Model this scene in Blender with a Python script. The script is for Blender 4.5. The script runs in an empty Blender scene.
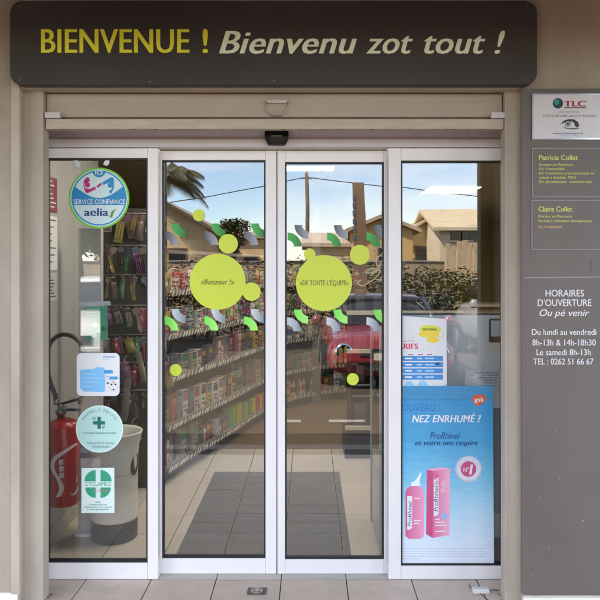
import bpy, bmesh, math, random
from mathutils import Vector, Matrix
random.seed(7)
R = math.radians
S = bpy.context.scene
C = S.collection

# ------------------------------------------------------------------ camera, sky, sun, exposure
F, D0, EYE = 686.0, 3.5, 1.59           # focal length in photo pixels, distance to the glass, eye height
cd = bpy.data.cameras.new('camera'); cam = bpy.data.objects.new('camera', cd); C.objects.link(cam)
cam.location = (0, -D0, EYE); cam.rotation_euler = (R(90), 0, 0)
cd.sensor_width = 36; cd.lens = 36 * F / 600
cd.shift_x = -10 / 600; cd.shift_y = -32 / 600
cd.clip_start = .05; cd.clip_end = 2000
S.camera = cam
TOSUN = Vector((-.60, .36, .76)).normalized()
w = bpy.data.worlds.new('World'); S.world = w; w.use_nodes = True
nt = w.node_tree; nt.nodes.clear()
sky = nt.nodes.new('ShaderNodeTexSky'); sky.sky_type = 'NISHITA'; sky.sun_disc = False
sky.sun_elevation = math.asin(TOSUN.z); sky.sun_rotation = math.atan2(TOSUN.x, TOSUN.y)
sky.air_density = .85; sky.dust_density = .1; sky.ozone_density = 3.0
bg = nt.nodes.new('ShaderNodeBackground'); bg.inputs[1].default_value = .145
wo = nt.nodes.new('ShaderNodeOutputWorld')
tcw = nt.nodes.new('ShaderNodeTexCoord'); mpw = nt.nodes.new('ShaderNodeMapping'); mpw.inputs['Scale'].default_value = (1, 1, 3.2)
cn = nt.nodes.new('ShaderNodeTexNoise'); cn.inputs['Scale'].default_value = 2.1; cn.inputs['Detail'].default_value = 8; cn.inputs['Roughness'].default_value = .62; cn.inputs['Distortion'].default_value = .7
cr_ = nt.nodes.new('ShaderNodeValToRGB'); cr_.color_ramp.elements[0].position = .40; cr_.color_ramp.elements[1].position = .78; cr_.color_ramp.elements[1].color = (.85, .85, .85, 1)
cmx = nt.nodes.new('ShaderNodeMix'); cmx.data_type = 'RGBA'; cmx.inputs['B'].default_value = (7.6, 7.2, 6.7, 1)        # sunlit thin cloud, scattered over the whole sky
nt.links.new(tcw.outputs['Generated'], mpw.inputs[0]); nt.links.new(mpw.outputs[0], cn.inputs['Vector']); nt.links.new(cn.outputs['Fac'], cr_.inputs[0])
nt.links.new(cr_.outputs[0], cmx.inputs['Factor']); nt.links.new(sky.outputs[0], cmx.inputs['A'])
nt.links.new(cmx.outputs['Result'], bg.inputs[0]); nt.links.new(bg.outputs[0], wo.inputs[0])
sl = bpy.data.lights.new('sun', 'SUN'); sl.energy = 3.8; sl.angle = R(.53); sl.color = (1, .94, .84)
so = bpy.data.objects.new('sun', sl); C.objects.link(so)
so.rotation_euler = TOSUN.to_track_quat('Z', 'Y').to_euler(); so.location = (-6, 4, 12)
S.view_settings.view_transform = 'Standard'; S.view_settings.look = 'None'
S.view_settings.exposure = 2.85; S.view_settings.gamma = 1
S.view_settings.use_white_balance = True; S.view_settings.white_balance_temperature = 7150; S.view_settings.white_balance_tint = 12
S.cycles.use_denoising = True
S.cycles.max_bounces = 8; S.cycles.transparent_max_bounces = 24; S.cycles.diffuse_bounces = 4
S.cycles.caustics_reflective = False; S.cycles.caustics_refractive = False
S.cycles.sample_clamp_indirect = 6

# ------------------------------------------------------------------ helpers: pixels
def sc(y): return F / (D0 + y)
def PX(px, y=0): return (px - 310) / sc(y)
def PZ(py, y=0): return EYE - (py - 268) / sc(y)
def RX(px, d): return (px - 310) / F * d           # a thing seen mirrored in the glass, d = whole path length
def RZ(py, d): return EYE - (py - 268) / F * d
def RY(d): return -(d - D0)

# ------------------------------------------------------------------ helpers: materials
MATS = {}
def mat(name, col, rough=.6, var=.0, scale=6, bump=0, bscale=60, metal=0, col2=None, spec=.5, stretch=None, detail=5):
    if name in MATS: return MATS[name]
    m = bpy.data.materials.new(name); m.use_nodes = True; n = m.node_tree; b = n.nodes['Principled BSDF']
    b.inputs['Base Color'].default_value = (*col, 1); b.inputs['Roughness'].default_value = rough
    b.inputs['Metallic'].default_value = metal; b.inputs['Specular IOR Level'].default_value = spec
    if var or bump or col2:
        tc = n.nodes.new('ShaderNodeTexCoord'); src = tc.outputs['Object']
        if stretch:
            mp = n.nodes.new('ShaderNodeMapping'); mp.inputs['Scale'].default_value = stretch
            n.links.new(src, mp.inputs[0]); src = mp.outputs[0]
    if var or col2:
        no = n.nodes.new('ShaderNodeTexNoise'); no.inputs['Scale'].default_value = scale; no.inputs['Detail'].default_value = detail
        no.inputs['Roughness'].default_value = .65
        n.links.new(src, no.inputs['Vector'])
        rp = n.nodes.new('ShaderNodeValToRGB'); n.links.new(no.outputs['Fac'], rp.inputs[0])
        c2 = col2 if col2 else tuple(c * (1 - var) for c in col); c1 = col if col2 else tuple(min(1, c * (1 + var)) for c in col)
        rp.color_ramp.elements[0].position = .32; rp.color_ramp.elements[1].position = .68
        rp.color_ramp.elements[0].color = (*c2, 1); rp.color_ramp.elements[1].color = (*c1, 1)
        n.links.new(rp.outputs[0], b.inputs['Base Color'])
        mr = n.nodes.new('ShaderNodeMapRange'); mr.inputs['To Min'].default_value = max(0, rough - .08); mr.inputs['To Max'].default_value = min(1, rough + .08)
        n.links.new(no.outputs['Fac'], mr.inputs[0]); n.links.new(mr.outputs[0], b.inputs['Roughness'])
    if bump:
        nb = n.nodes.new('ShaderNodeTexNoise'); nb.inputs['Scale'].default_value = bscale; nb.inputs['Detail'].default_value = 6
        n.links.new(src, nb.inputs['Vector'])
        bp = n.nodes.new('ShaderNodeBump'); bp.inputs['Strength'].default_value = bump; bp.inputs['Distance'].default_value = .01
        n.links.new(nb.outputs['Fac'], bp.inputs['Height']); n.links.new(bp.outputs[0], b.inputs['Normal'])
    MATS[name] = m; return m
def rgb(r, g, b):
    f = lambda v: ((v / 255 + .055) / 1.055) ** 2.4 if v > 10 else v / 255 / 12.92
    return (f(r), f(g), f(b))
def emit(name, col, k):
    m = bpy.data.materials.new(name); m.use_nodes = True; b = m.node_tree.nodes['Principled BSDF']
    b.inputs['Base Color'].default_value = (.8, .8, .8, 1)
    b.inputs['Emission Color'].default_value = (*col, 1); b.inputs['Emission Strength'].default_value = k
    return m
def glassmat(name, refl, tint):
    m = bpy.data.materials.new(name); m.use_nodes = True; n = m.node_tree; n.nodes.clear()
    o = n.nodes.new('ShaderNodeOutputMaterial'); mx = n.nodes.new('ShaderNodeMixShader')
    t = n.nodes.new('ShaderNodeBsdfTransparent'); t.inputs[0].default_value = (*tint, 1)
    g = n.nodes.new('ShaderNodeBsdfGlossy'); g.inputs['Roughness'].default_value = 0.0; g.inputs['Color'].default_value = (.97, .98, 1, 1)
    f = n.nodes.new('ShaderNodeFresnel'); f.inputs[0].default_value = 1.5
    a = n.nodes.new('ShaderNodeMath'); a.operation = 'ADD'; a.use_clamp = True; a.inputs[1].default_value = refl
    # very slight waviness of float glass
    tc = n.nodes.new('ShaderNodeTexCoord'); nz = n.nodes.new('ShaderNodeTexNoise'); nz.inputs['Scale'].default_value = 2.2; nz.inputs['Detail'].default_value = 1
    bp = n.nodes.new('ShaderNodeBump'); bp.inputs['Strength'].default_value = .025; bp.inputs['Distance'].default_value = .012
    n.links.new(tc.outputs['Object'], nz.inputs['Vector']); n.links.new(nz.outputs['Fac'], bp.inputs['Height']); n.links.new(bp.outputs[0], g.inputs['Normal'])
    n.links.new(f.outputs[0], a.inputs[0]); n.links.new(a.outputs[0], mx.inputs[0])
    n.links.new(t.outputs[0], mx.inputs[1]); n.links.new(g.outputs[0], mx.inputs[2]); n.links.new(mx.outputs[0], o.inputs[0])
    return m
def palette(name, cols, rough=.45):
    """one material whose colour is picked per object from a list of package colours"""
    m = bpy.data.materials.new(name); m.use_nodes = True; n = m.node_tree; b = n.nodes['Principled BSDF']
    oi = n.nodes.new('ShaderNodeObjectInfo'); rp = n.nodes.new('ShaderNodeValToRGB'); cr = rp.color_ramp; cr.interpolation = 'CONSTANT'
    while len(cr.elements) < len(cols): cr.elements.new(.5)
    for i, c in enumerate(cols): cr.elements[i].position = i / len(cols); cr.elements[i].color = (*c, 1)
    n.links.new(oi.outputs['Random'], rp.inputs[0]); n.links.new(rp.outputs[0], b.inputs['Base Color']); b.inputs['Roughness'].default_value = rough
    return m

# ------------------------------------------------------------------ helpers: objects
def tag(o, label=None, cat=None, group=None, kind=None):
    if label: o['label'] = label
    if cat: o['category'] = cat
    if group: o['group'] = group
    if kind: o['kind'] = kind
    return o
def empty(name, loc=(0, 0, 0), label=None, cat=None, group=None, rz=0):
    o = bpy.data.objects.new(name, None); C.objects.link(o); o.location = loc; o.rotation_euler = (0, 0, rz); o.empty_display_size = .1
    return tag(o, label, cat, group)
def link(name, me, m=None, parent=None, smooth=False):
    o = bpy.data.objects.new(name, me); C.objects.link(o)
    if m is not None:
        for mm in (m if isinstance(m, (list, tuple)) else [m]): me.materials.append(mm)
    if parent is not None: o.parent = parent
    if smooth:
        for p in me.polygons: p.use_smooth = True
    return o
def fin(name, bm, m=None, parent=None, smooth=False, world=True):
    """world: verts are world coordinates; shift them into the parent's frame (parents here are unrotated unless local verts are given)"""
    bmesh.ops.recalc_face_normals(bm, faces=bm.faces)
    if parent is not None and world:
        p = parent; off = Vector((0, 0, 0))
        while p is not None: off += p.location; p = p.parent
        bmesh.ops.translate(bm, verts=bm.verts, vec=-off)
    me = bpy.data.meshes.new(name); bm.to_mesh(me); bm.free()
    return link(name, me, m, parent, smooth)
def bbox(bm, x0, x1, y0, y1, z0, z1, bev=0, seg=2):
    r = bmesh.ops.create_cube(bm, size=1)
    vs = r['verts']
    for v in vs:
        v.co = Vector((x0 + (v.co.x + .5) * (x1 - x0), y0 + (v.co.y + .5) * (y1 - y0), z0 + (v.co.z + .5) * (z1 - z0)))
    if bev:
        es = list({e for v in vs for e in v.link_edges})
        bmesh.ops.bevel(bm, geom=es, offset=bev, segments=seg, affect='EDGES', profile=.6)
    return bm
def box(name, x0, x1, y0, y1, z0, z1, m, parent=None, bev=.002, seg=2):
    bm = bmesh.new(); bbox(bm, x0, x1, y0, y1, z0, z1, bev, seg); return fin(name, bm, m, parent)
def tube_bm(bm, pts, r, n=8, cap=True):
    pts = [Vector(p) for p in pts]; rs = r if isinstance(r, (list, tuple)) else [r] * len(pts)
    rings = []; up = None
    for i, p in enumerate(pts):
        t = (pts[min(i + 1, len(pts) - 1)] - pts[max(i - 1, 0)]).normalized()
        if up is None: up = t.orthogonal().normalized()
        up = (up - t * up.dot(t)).normalized(); s = t.cross(up)
        rings.append([bm.verts.new(p + (up * math.cos(a) + s * math.sin(a)) * rs[i]) for a in [2 * math.pi * k / n for k in range(n)]])
    for a, b in zip(rings, rings[1:]):
        for k in range(n): bm.faces.new((a[k], a[(k + 1) % n], b[(k + 1) % n], b[k]))
    if cap: bm.faces.new(rings[0][::-1]); bm.faces.new(rings[-1])
    return bm
def tube(name, pts, r, m, parent=None, n=8):
    return fin(name, tube_bm(bmesh.new(), pts, r, n), m, parent, True)
def lathe_bm(bm, prof, c=(0, 0, 0), n=32, axis='z'):
    rings = []
    for (r, h) in prof:
        ring = []
        for k in range(n):
            a = 2 * math.pi * k / n
            p = Vector((r * math.cos(a), r * math.sin(a), h))
            if axis == 'y': p = Vector((p.x, -p.z, p.y))
            if axis == 'x': p = Vector((p.z, p.x, p.y))
            ring.append(bm.verts.new(p + Vector(c)))
        rings.append(ring)
    for a, b in zip(rings, rings[1:]):
        for k in range(n): bm.faces.new((a[k], a[(k + 1) % n], b[(k + 1) % n], b[k]))
    bm.faces.new(rings[0][::-1]); bm.faces.new(rings[-1])
    return bm
def lathe(name, prof, c, m, parent=None, n=32, axis='z'):
    return fin(name, lathe_bm(bmesh.new(), prof, c, n, axis), m, parent, True)
def prism_bm(bm, pts, y0, y1):
    """outline given in (x, z), extruded between y0 (front) and y1"""
    a = [bm.verts.new((x, y0, z)) for x, z in pts]; b = [bm.verts.new((x, y1, z)) for x, z in pts]
    bm.faces.new(a); bm.faces.new(b[::-1])
    for i in range(len(pts)): bm.faces.new((a[i], a[(i + 1) % len(pts)], b[(i + 1) % len(pts)], b[i]))
    return bm
def flat(name, pts, y, m, parent=None, th=.0005):
    """a print / decal: outline in photo pixels on the plane y (front face)"""
    bm = prism_bm(bmesh.new(), [(PX(a, y), PZ(b, y)) for a, b in pts], y, y + th)
    return fin(name, bm, m, parent)
def circ(cx, cy, r, n=48, a0=0, a1=360):
    full = abs(a1 - a0) >= 360
    k = n if full else n + 1
    return [(cx + r * math.cos(R(a0 + (a1 - a0) * i / n)), cy - r * math.sin(R(a0 + (a1 - a0) * i / n))) for i in range(k)]
def rrect(x0, x1, y0, y1, r, n=6):
    p = []
    for cx, cy, a in ((x1 - r, y0 + r, 0), (x0 + r, y0 + r, 90), (x0 + r, y1 - r, 180), (x1 - r, y1 - r, 270)):
        for i in range(n + 1): p.append((cx + r * math.cos(R(a + 90 * i / n)), cy - r * math.sin(R(a + 90 * i / n))))
    return p
def ring(cx, cy, ro, ri, n=40, a0=0, a1=360):
    return circ(cx, cy, ro, n, a0, a1) + circ(cx, cy, ri, n, a1, a0)
def ringflat(name, cx, cy, ro, ri, y, m, parent, n=48, th=.0004):
    bm = bmesh.new(); o = []; i = []
    for k in range(n):
        a = 2 * math.pi * k / n
        for lst, r in ((o, ro), (i, ri)):
            lst.append([bm.verts.new((PX(cx + r * math.cos(a), y), yy, PZ(cy + r * math.sin(a), y))) for yy in (y, y + th)])
    for k in range(n):
        j = (k + 1) % n
        bm.faces.new((o[k][0], o[j][0], i[j][0], i[k][0])); bm.faces.new((o[k][1], i[k][1], i[j][1], o[j][1]))
        bm.faces.new((o[k][0], o[k][1], o[j][1], o[j][0])); bm.faces.new((i[k][0], i[j][0], i[j][1], i[k][1]))
    return fin(name, bm, m, parent)
def glyphs(body, bold=0, shear=0, spacing=1.0):
    cu = bpy.data.curves.new('t', 'FONT'); cu.body = body; cu.offset = bold; cu.shear = shear; cu.space_character = spacing
    cu.resolution_u = 3; cu.fill_mode = 'FRONT'
    o = bpy.data.objects.new('t', cu); me = bpy.data.meshes.new_from_object(o)
    bpy.data.objects.remove(o); bpy.data.curves.remove(cu); return me
def text(body, px0, px1, base, cap, y, m, parent=None, bold=0, shear=0, name='lettering', rot=None, spacing=1.0):
    """lettering fitted between px0 and px1 of the photo, baseline and cap height in pixels, on plane y"""
    me = glyphs(body, 0, shear, spacing); ref = glyphs('H')
    ch = max(v.co.y for v in ref.vertices) - min(v.co.y for v in ref.vertices); bpy.data.meshes.remove(ref)
    xs = [v.co.x for v in me.vertices]; x0, x1 = min(xs) - abs(bold), max(xs) + abs(bold)
    par = Vector((0, 0, 0)); p = parent
    while p is not None: par += p.location; p = p.parent
    vs, fs = [], []
    for lay, dx in enumerate((-bold, 0, bold) if bold > .003 else (0,)):     # heavier weight: strokes widened by layers a hair apart
        o0 = len(vs); yy = y - lay * .00012
        for v in me.vertices:
            u = (v.co.x + dx - x0) / (x1 - x0) * (px1 - px0); h = v.co.y / ch * cap
            if rot:
                a = R(rot); u, h = u * math.cos(a) - h * math.sin(a), u * math.sin(a) + h * math.cos(a)
            vs.append(Vector((PX(px0 + u, yy), yy, PZ(base - h, yy))) - par)
        fs += [[o0 + q for q in p.vertices] for p in me.polygons]
    nm_ = bpy.data.meshes.new(name); nm_.from_pydata(vs, [], fs); bpy.data.meshes.remove(me)
    return link(name, nm_, m, parent)
def arctext(body, cx, cy, r, a0, a1, cap, y, m, parent, bold=.01):
    """letters set along an arc (angles in degrees, clockwise from a0 to a1)"""
    bm = bmesh.new(); n = len(body)
    for i, ch in enumerate(body):
        if ch == ' ': continue
        me = glyphs(ch); a = a0 + (a1 - a0) * (i + .5) / n
        xs = [v.co.x for v in me.vertices]; mid = (min(xs) + max(xs)) / 2; k = cap / .7; th = R(a - 90); vs = []
        for v in me.vertices:
            u = (v.co.x - mid) * k * .8; h = v.co.y * k + r
            X = cx + u * math.cos(th) - h * math.sin(th); Z = cy - (u * math.sin(th) + h * math.cos(th))
            vs.append(bm.verts.new((PX(X, y), y, PZ(Z, y))))
        for p in me.polygons:
            try: bm.faces.new([vs[q] for q in p.vertices])
            except ValueError: pass
        bpy.data.meshes.remove(me)
    return fin('lettering', bm, m, parent)
def nth(k): return f'{k}' + ('th' if 10 <= k % 100 <= 20 else {1: 'st', 2: 'nd', 3: 'rd'}.get(k % 10, 'th'))
def copy_tree(o, parent=None):
    c = o.copy(); C.objects.link(c); c.parent = parent
    for ch in o.children: copy_tree(ch, c)
    return c

# ------------------------------------------------------------------ materials
beige = mat('wall paint beige', (.40, .335, .27), .8, .15, 2.6, .5, 200, stretch=(1, 1, .45))
beige2 = mat('jamb paint beige', (.44, .375, .305), .65, .14, 3.0, .12, 90, stretch=(1, 1, .5))
shut = mat('shutter enamel', (.40, .335, .262), .5, .10, 4, .06, 60, stretch=(.4, 1, 2))
alu = mat('white aluminium', (.80, .76, .745), .38, .03, 3, spec=.5)
alu2 = mat('pinkish aluminium cover', (.60, .53, .53), .42, .06, 2, stretch=(.3, 1, 6))
gasket = mat('black rubber', (.012, .012, .013), .6)
signbrown = mat('sign brown', (.042, .034, .032), .6, .12, 1.5)
boardgrey = mat('board grey brown', (.142, .114, .100), .55, .15, 1.6, .05, 90, stretch=(1, 1, .35))
yel = mat('letter olive yellow', (.86, .85, .06), .6)
cream = mat('letter pale green', (.86, .95, .76), .6)
white = mat('white print', (.80, .80, .80), .6)
offwhite = mat('paper white', (.72, .73, .74), .6, .03, 6)
black = mat('black plastic', (.012, .012, .014), .4)
lime = mat('lime vinyl', rgb(200, 212, 66), .5, .02, 4)
dark = mat('dark print', (.03, .03, .035), .6)
plaster = mat('plaster white', (.36, .365, .36), .75, .05, 2, .2, 120)
olive = mat('olive yellow paint', (.42, .33, .055), .7, .06, 2, .1, 120)
ceilm = mat('ceiling white', (.66, .64, .60), .8, .03, 3)
tileout = mat('pavement tile', (.62, .50, .40), .5, .10, 9, .10, 160, detail=8)
grout = mat('grout', (.075, .06, .05), .9, .2, 20)
tilein = mat('shop tile', (.52, .47, .41), .42, .02, 1.6)
mattile = mat('charcoal mat', (.105, .105, .105), .65, .18, 30, .3, 260)
vinyl = mat('brown vinyl', (.155, .105, .058), .35, .22, 3, .03, 60, stretch=(.6, 12, 1))
asphalt = mat('asphalt', (.068, .052, .036), .9, .22, 1.2, .5, 180, detail=9)
concrete = mat('concrete', (.30, .275, .245), .85, .12, 2.5, .25, 60)
glass = glassmat('door glass', .04, (.965, .975, .97))
def per_object(m, amt=.0):
    n = m.node_tree; tc = next(q for q in n.nodes if q.type == 'TEX_COORD'); oi = n.nodes.new('ShaderNodeObjectInfo'); va = n.nodes.new('ShaderNodeVectorMath'); va.operation = 'MULTIPLY_ADD'
    va.inputs[1].default_value = (37, 53, 71)
    tos = [l.to_socket for l in n.links if l.from_socket == tc.outputs['Object']]
    n.links.new(oi.outputs['Random'], va.inputs[0]); n.links.new(tc.outputs['Object'], va.inputs[2])
    for t in tos: n.links.new(va.outputs[0], t)
    b = n.nodes['Principled BSDF']; src = b.inputs['Base Color'].links[0].from_socket; hs = n.nodes.new('ShaderNodeHueSaturation'); mr = n.nodes.new('ShaderNodeMapRange')
    mr.inputs['To Min'].default_value = 1 - amt; mr.inputs['To Max'].default_value = 1 + amt; n.links.new(oi.outputs['Random'], mr.inputs[0]); n.links.new(mr.outputs[0], hs.inputs['Value']); n.links.new(src, hs.inputs['Color']); n.links.new(hs.outputs[0], b.inputs['Base Color'])
per_object(tileout, .07); per_object(tilein, .05); per_object(mattile, .10)
# ------------------------------------------------------------------ the setting
def sheet(name, x0, x1, y0, y1, z, m, kind='structure', parent=None):
    bm = bmesh.new(); bm.faces.new([bm.verts.new(p) for p in ((x0, y0, z), (x1, y0, z), (x1, y1, z), (x0, y1, z))])
    o = fin(name, bm, m, parent)
    if kind and parent is None: o['kind'] = kind
    return o
sheet('street', -300, 300, -400, 60, -.14, asphalt)
pave = box('pavement', -14, 14, -2.35, .0, -.135, -.006, grout, None, .0); pave['kind'] = 'structure'
kerb = box('kerb', -14, 14, -2.52, -2.353, -.138, .001, concrete, None, .012); kerb['kind'] = 'structure'
GX, GY = -.147, .332
tb = bmesh.new(); bbox(tb, -.1635, .1635, -.1535, .1535, -.006, 0, .0015, 1)
tme = bpy.data.meshes.new('tile'); tb.to_mesh(tme); tb.free(); tme.materials.append(tileout)
for j in range(7):
    for i in range(-9, 10):
        o = bpy.data.objects.new('tile', tme); C.objects.link(o); o.parent = pave
        o.location = (GX + (i + .5) * GY, -.157 - j * .313, random.uniform(-.0008, .0006)); o.rotation_euler = (random.uniform(-.002, .002), random.uniform(-.002, .002), 0)
floor = box('shop_floor', -3.2, 4.2, .003, 11, -.1, -.006, grout, None, .0); floor['kind'] = 'structure'
rows = [(.006, .276)] + [(.279 + .3225 * k, .279 + .3225 * (k + 1) - .004) for k in range(7)]
for (y0, y1) in rows:
    bm = bmesh.new(); bbox(bm, -.164, .164, -(y1 - y0) / 2, (y1 - y0) / 2, -.0055, 0, .001, 1)
    me = bpy.data.meshes.new('tile'); bm.to_mesh(me); bm.free(); me.materials.append(tilein)
    for i in range(-5, 6):
        o = bpy.data.objects.new('tile', me); C.objects.link(o); o.parent = floor
        o.location = (GX + (i + .5) * GY, (y0 + y1) / 2, random.uniform(-.0004, .0004))
box('vinyl_flooring', -3.2, 4.2, 2.54, 11, -.0055, .001, vinyl, floor, 0)
box('tile_border', 1.84, 4.2, .006, 2.535, -.0055, 0, tilein, floor, 0)
box('tile_border', -3.2, -1.81, .006, 2.535, -.0055, 0, tilein, floor, 0)
# painted parking lines on the street (seen mirrored in the doors)
roadpaint = mat('road paint', (.34, .32, .29), .8, .2, 9)
y_l = RY(1091 / 144)
for a, b in ((283, 301), (329, 366)):
    sheet('painted_line', RX(a, 7.58), RX(b, 7.58), y_l - .06, y_l + .06, -.136, roadpaint)
for x in (-4.9, 5.6): sheet('painted_line', x - .05, x + .05, -10.5, -5.2, -.136, roadpaint)

# ------------------------------------------------------------------ the building
WF = -.30        # wall front plane
B = empty('shop_building', (0, 0, 0), 'beige rendered shop building holding the glazed entrance under a canopy', 'building')
box('wall', -9, PX(20, WF), WF, 0.0, 0, 3.7, beige, B, .004)
box('wall', PX(521.5, WF), 9, WF, 0.0, 0, 3.7, beige, B, .004)
box('lintel', PX(20, WF) + .002, PX(521.5, WF) - .002, WF + .003, -.02, PZ(88, -.3), 3.698, beige2, B, .004)
box('corner_bead', PX(11.5, WF), PX(20, WF) + .001, WF - .007, WF + .02, .07, 2.6, beige2, B, .003)
box('plinth', -9, PX(18, WF), WF - .006, WF + .02, 0, PZ(592.5, WF), mat('plinth white', (.80, .78, .70), .7, .04, 8), B, .002)
box('plinth', PX(521.5, WF) + .005, 9, WF - .006, WF + .02, 0, PZ(596, WF), mat('plinth white', (.80, .78, .70)), B, .002)
box('ledge', PX(521.5, WF) + .003, 9, WF - .016, WF + .02, PZ(596, WF) + .001, PZ(594, WF), mat('ledge', (.5, .44, .38), .7, .1, 20), B, .002)
box('canopy', -9, 9, -1.95, WF - .002, 2.92, 3.15, mat('soffit brown', (.11, .085, .065), .85, .1, 3), B, .01)
for x0, x1 in ((PX(104, 1.6), PX(157, 1.6)), (PX(485, 1.6), PX(545, 1.6)), (-7.2, -6.8), (6.8, 7.2)):
    box('column', x0, x1, -1.795, -1.45, 0.0, 2.918, mat('column render', (.20, .17, .14), .8, .08, 2, .3, 150), B, .008)
box('roof', -9, 9, -.29, 11.4, 3.705, 3.95, concrete, B, .01)
box('ceiling', -3.2, 4.2, .02, 11, 2.62, 2.70, ceilm, B, 0)
box('side_wall', -3.3, -3.202, 1.2, 11, 0, 3.6, olive, B, 0)
box('side_wall', 4.202, 4.35, .002, 11, 0, 3.6, olive, B, 0)
box('back_wall', -3.3, 4.35, 11.003, 11.15, 0, 3.6, olive, B, 0)
box('entrance_return_wall', -3.3, -1.5, .006, 1.36, 0, 2.618, plaster, B, .003)
box('skirting', -1.499, -1.488, .01, 1.355, 0.001, .085, mat('skirting', (.42, .40, .37), .5, .05, 4), B, .002)
box('bulkhead', -1.497, 4.2, .06, .20, 2.30, 2.618, plaster, B, .002)

box('added_shade_beam', -9, 9, -1.95, -1.80, 2.70, 2.918, mat('soffit brown', (.11, .085, .065)), B, .01)  # unseen beam added to keep low sky light off the upper facade
# ------------------------------------------------------------------ roller shutter
YS = -.22
sh = empty('roller_shutter', (PX(275, YS), YS, 2.25), 'beige metal roller shutter rolled up above the doors with a lifting handle', 'shutter')
gl = PX(24, -.245), PX(43, -.245); gr = PX(505, -.245), PX(520, -.245)
for (a, b) in (gl, gr): box('guide_rail', a, b, -.245, -.17, 0.001, PZ(87, -.24), beige2, sh, .004)
box('guide_seam', gl[0] - .012, gl[0] - .001, -.235, -.17, 0.001, 2.44, mat('seam dirt', (.16, .125, .095), .9, .4, 25), sh, .001)
box('guide_seam', gr[1] + .001, gr[1] + .012, -.235, -.17, 0.001, 2.44, mat('seam dirt', (.16, .125, .095)), sh, .001)
for k, (a, b, dy) in enumerate(((86, 92.5, -.02), (93.5, 117, .006))):
    box('slat', gl[1] + .004, gr[0] - .004, YS + dy, YS + dy + .02, PZ(b, YS), PZ(a, YS), shut, sh, .005, 3)
box('slat', gl[1] + .004, gr[0] - .004, YS + .03, YS + .05, PZ(118.5, YS), PZ(100, YS), shut, sh, .003)
bar = box('bottom_bar', PX(46.5, YS), PX(503, YS), YS - .012, YS + .03, PZ(129.5, YS), PZ(119.5, YS), mat('bar enamel', (.47, .395, .31), .55, .12, 14, .1, 80, stretch=(.6, 1, 3)), sh, .003)
rnd = random.Random(3)
bm = bmesh.new()
for k in range(70):                                                  # flaked paint along the lower edge of the bar
    u = rnd.random(); px = 48 + u * 450; wd = rnd.uniform(.4, 2.6); h = rnd.uniform(.25, .9)
    q = [(px, 129.9), (px + wd, 129.9), (px + wd * .8, 129.9 - h), (px + wd * .3, 129.9 - h * .8)]
    prism_bm(bm, [(PX(a, YS - .0125), PZ(b, YS - .0125)) for a, b in q], YS - .0128, YS - .011)
fk = fin('flaked_paint', bm, mat('flake dark', (.05, .04, .035), .9), bar); fk['kind'] = 'stuff'
for a, b in ((46.8, 61.5), (490, 503.5)):
    box('end_stop', PX(a, YS), PX(b, YS), YS - .026, YS, PZ(119, YS), PZ(113.2, YS), alu2, sh, .003)
hb = box('handle_plate', PX(266, YS), PX(288, YS), YS - .006, YS + .004, PZ(103.5, YS), PZ(99.5, YS), mat('zinc', (.42, .37, .31), .4, .1, 20, metal=.4), sh, .002)
hp = [(PX(a, YS), YS - .012, PZ(b, YS)) for a, b in ((266.5, 102), (266, 108), (268, 112), (273, 115.5), (281, 115.5), (286, 112), (288, 108), (287.5, 102))]
tube('handle', hp, .0035, mat('zinc', (.4, .36, .3)), sh)
bm = bmesh.new(); rd_ = random.Random(9)
for k in range(18):                                                  # grime and crumbs gathered where rail and paving meet
    left = k % 2; x = (gl[1] if left else gr[0]) + rd_.gauss(0, .012) * (1 if left else 1); y = -.16 + abs(rd_.gauss(0, .07)) - .07; r0 = rd_.uniform(.002, .007)
    lathe_bm(bm, [(r0, .0008), (r0 * .9, r0 * .35), (r0 * .3, r0 * .5)], (x, y, 0), 6)
tag(fin('jamb_dirt', bm, mat('grime', (.13, .10, .075), .95, .4, 60)), 'dark grime and crumbs along the feet of the shutter rails', 'dirt', kind='stuff')
# ------------------------------------------------------------------ header sign
YH = -.36
hs = empty('header_sign', (PX(274, YH), YH, PZ(84, YH)), 'long dark brown rounded welcome sign with yellow and cream lettering', 'sign')
bm = prism_bm(bmesh.new(), [(PX(a, YH), PZ(b, YH)) for a, b in rrect(10, 537, 1, 84.5, 11, 8)], YH, YH + .055)
bmesh.ops.bevel(bm, geom=[e for e in bm.edges if all(abs(v.co.y - YH) < 1e-5 for v in e.verts)], offset=.003, segments=2, affect='EDGES')
fin('panel', bm, signbrown, hs)
text('BIENVENUE', 41, 189.5, 52.7, 23.5, YH - .0012, yel, hs, .022, spacing=1.03); text('!', 202.5, 208, 52.7, 23.5, YH - .0012, yel, hs, .022)
for t_, a, b in (('Bienvenu', 219, 357), ('zot', 366, 413), ('tout', 424, 485.5), ('!', 494.5, 505)): text(t_, a, b, 53.5, 22.5, YH - .0012, cream, hs, .022, .28, spacing=1.03)
for a, b in ((20, 80), (526, 80), (527, 6), (20, 6), (274, 81), (150, 81.5), (400, 81.5)):
    lathe('screw', [(.003, 0), (.003, .0016), (.001, .0022)], (PX(a, YH), YH + .0003, PZ(b, YH)), mat('screw', (.35, .32, .3), .4, metal=.8), hs, 10, 'y')
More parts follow.
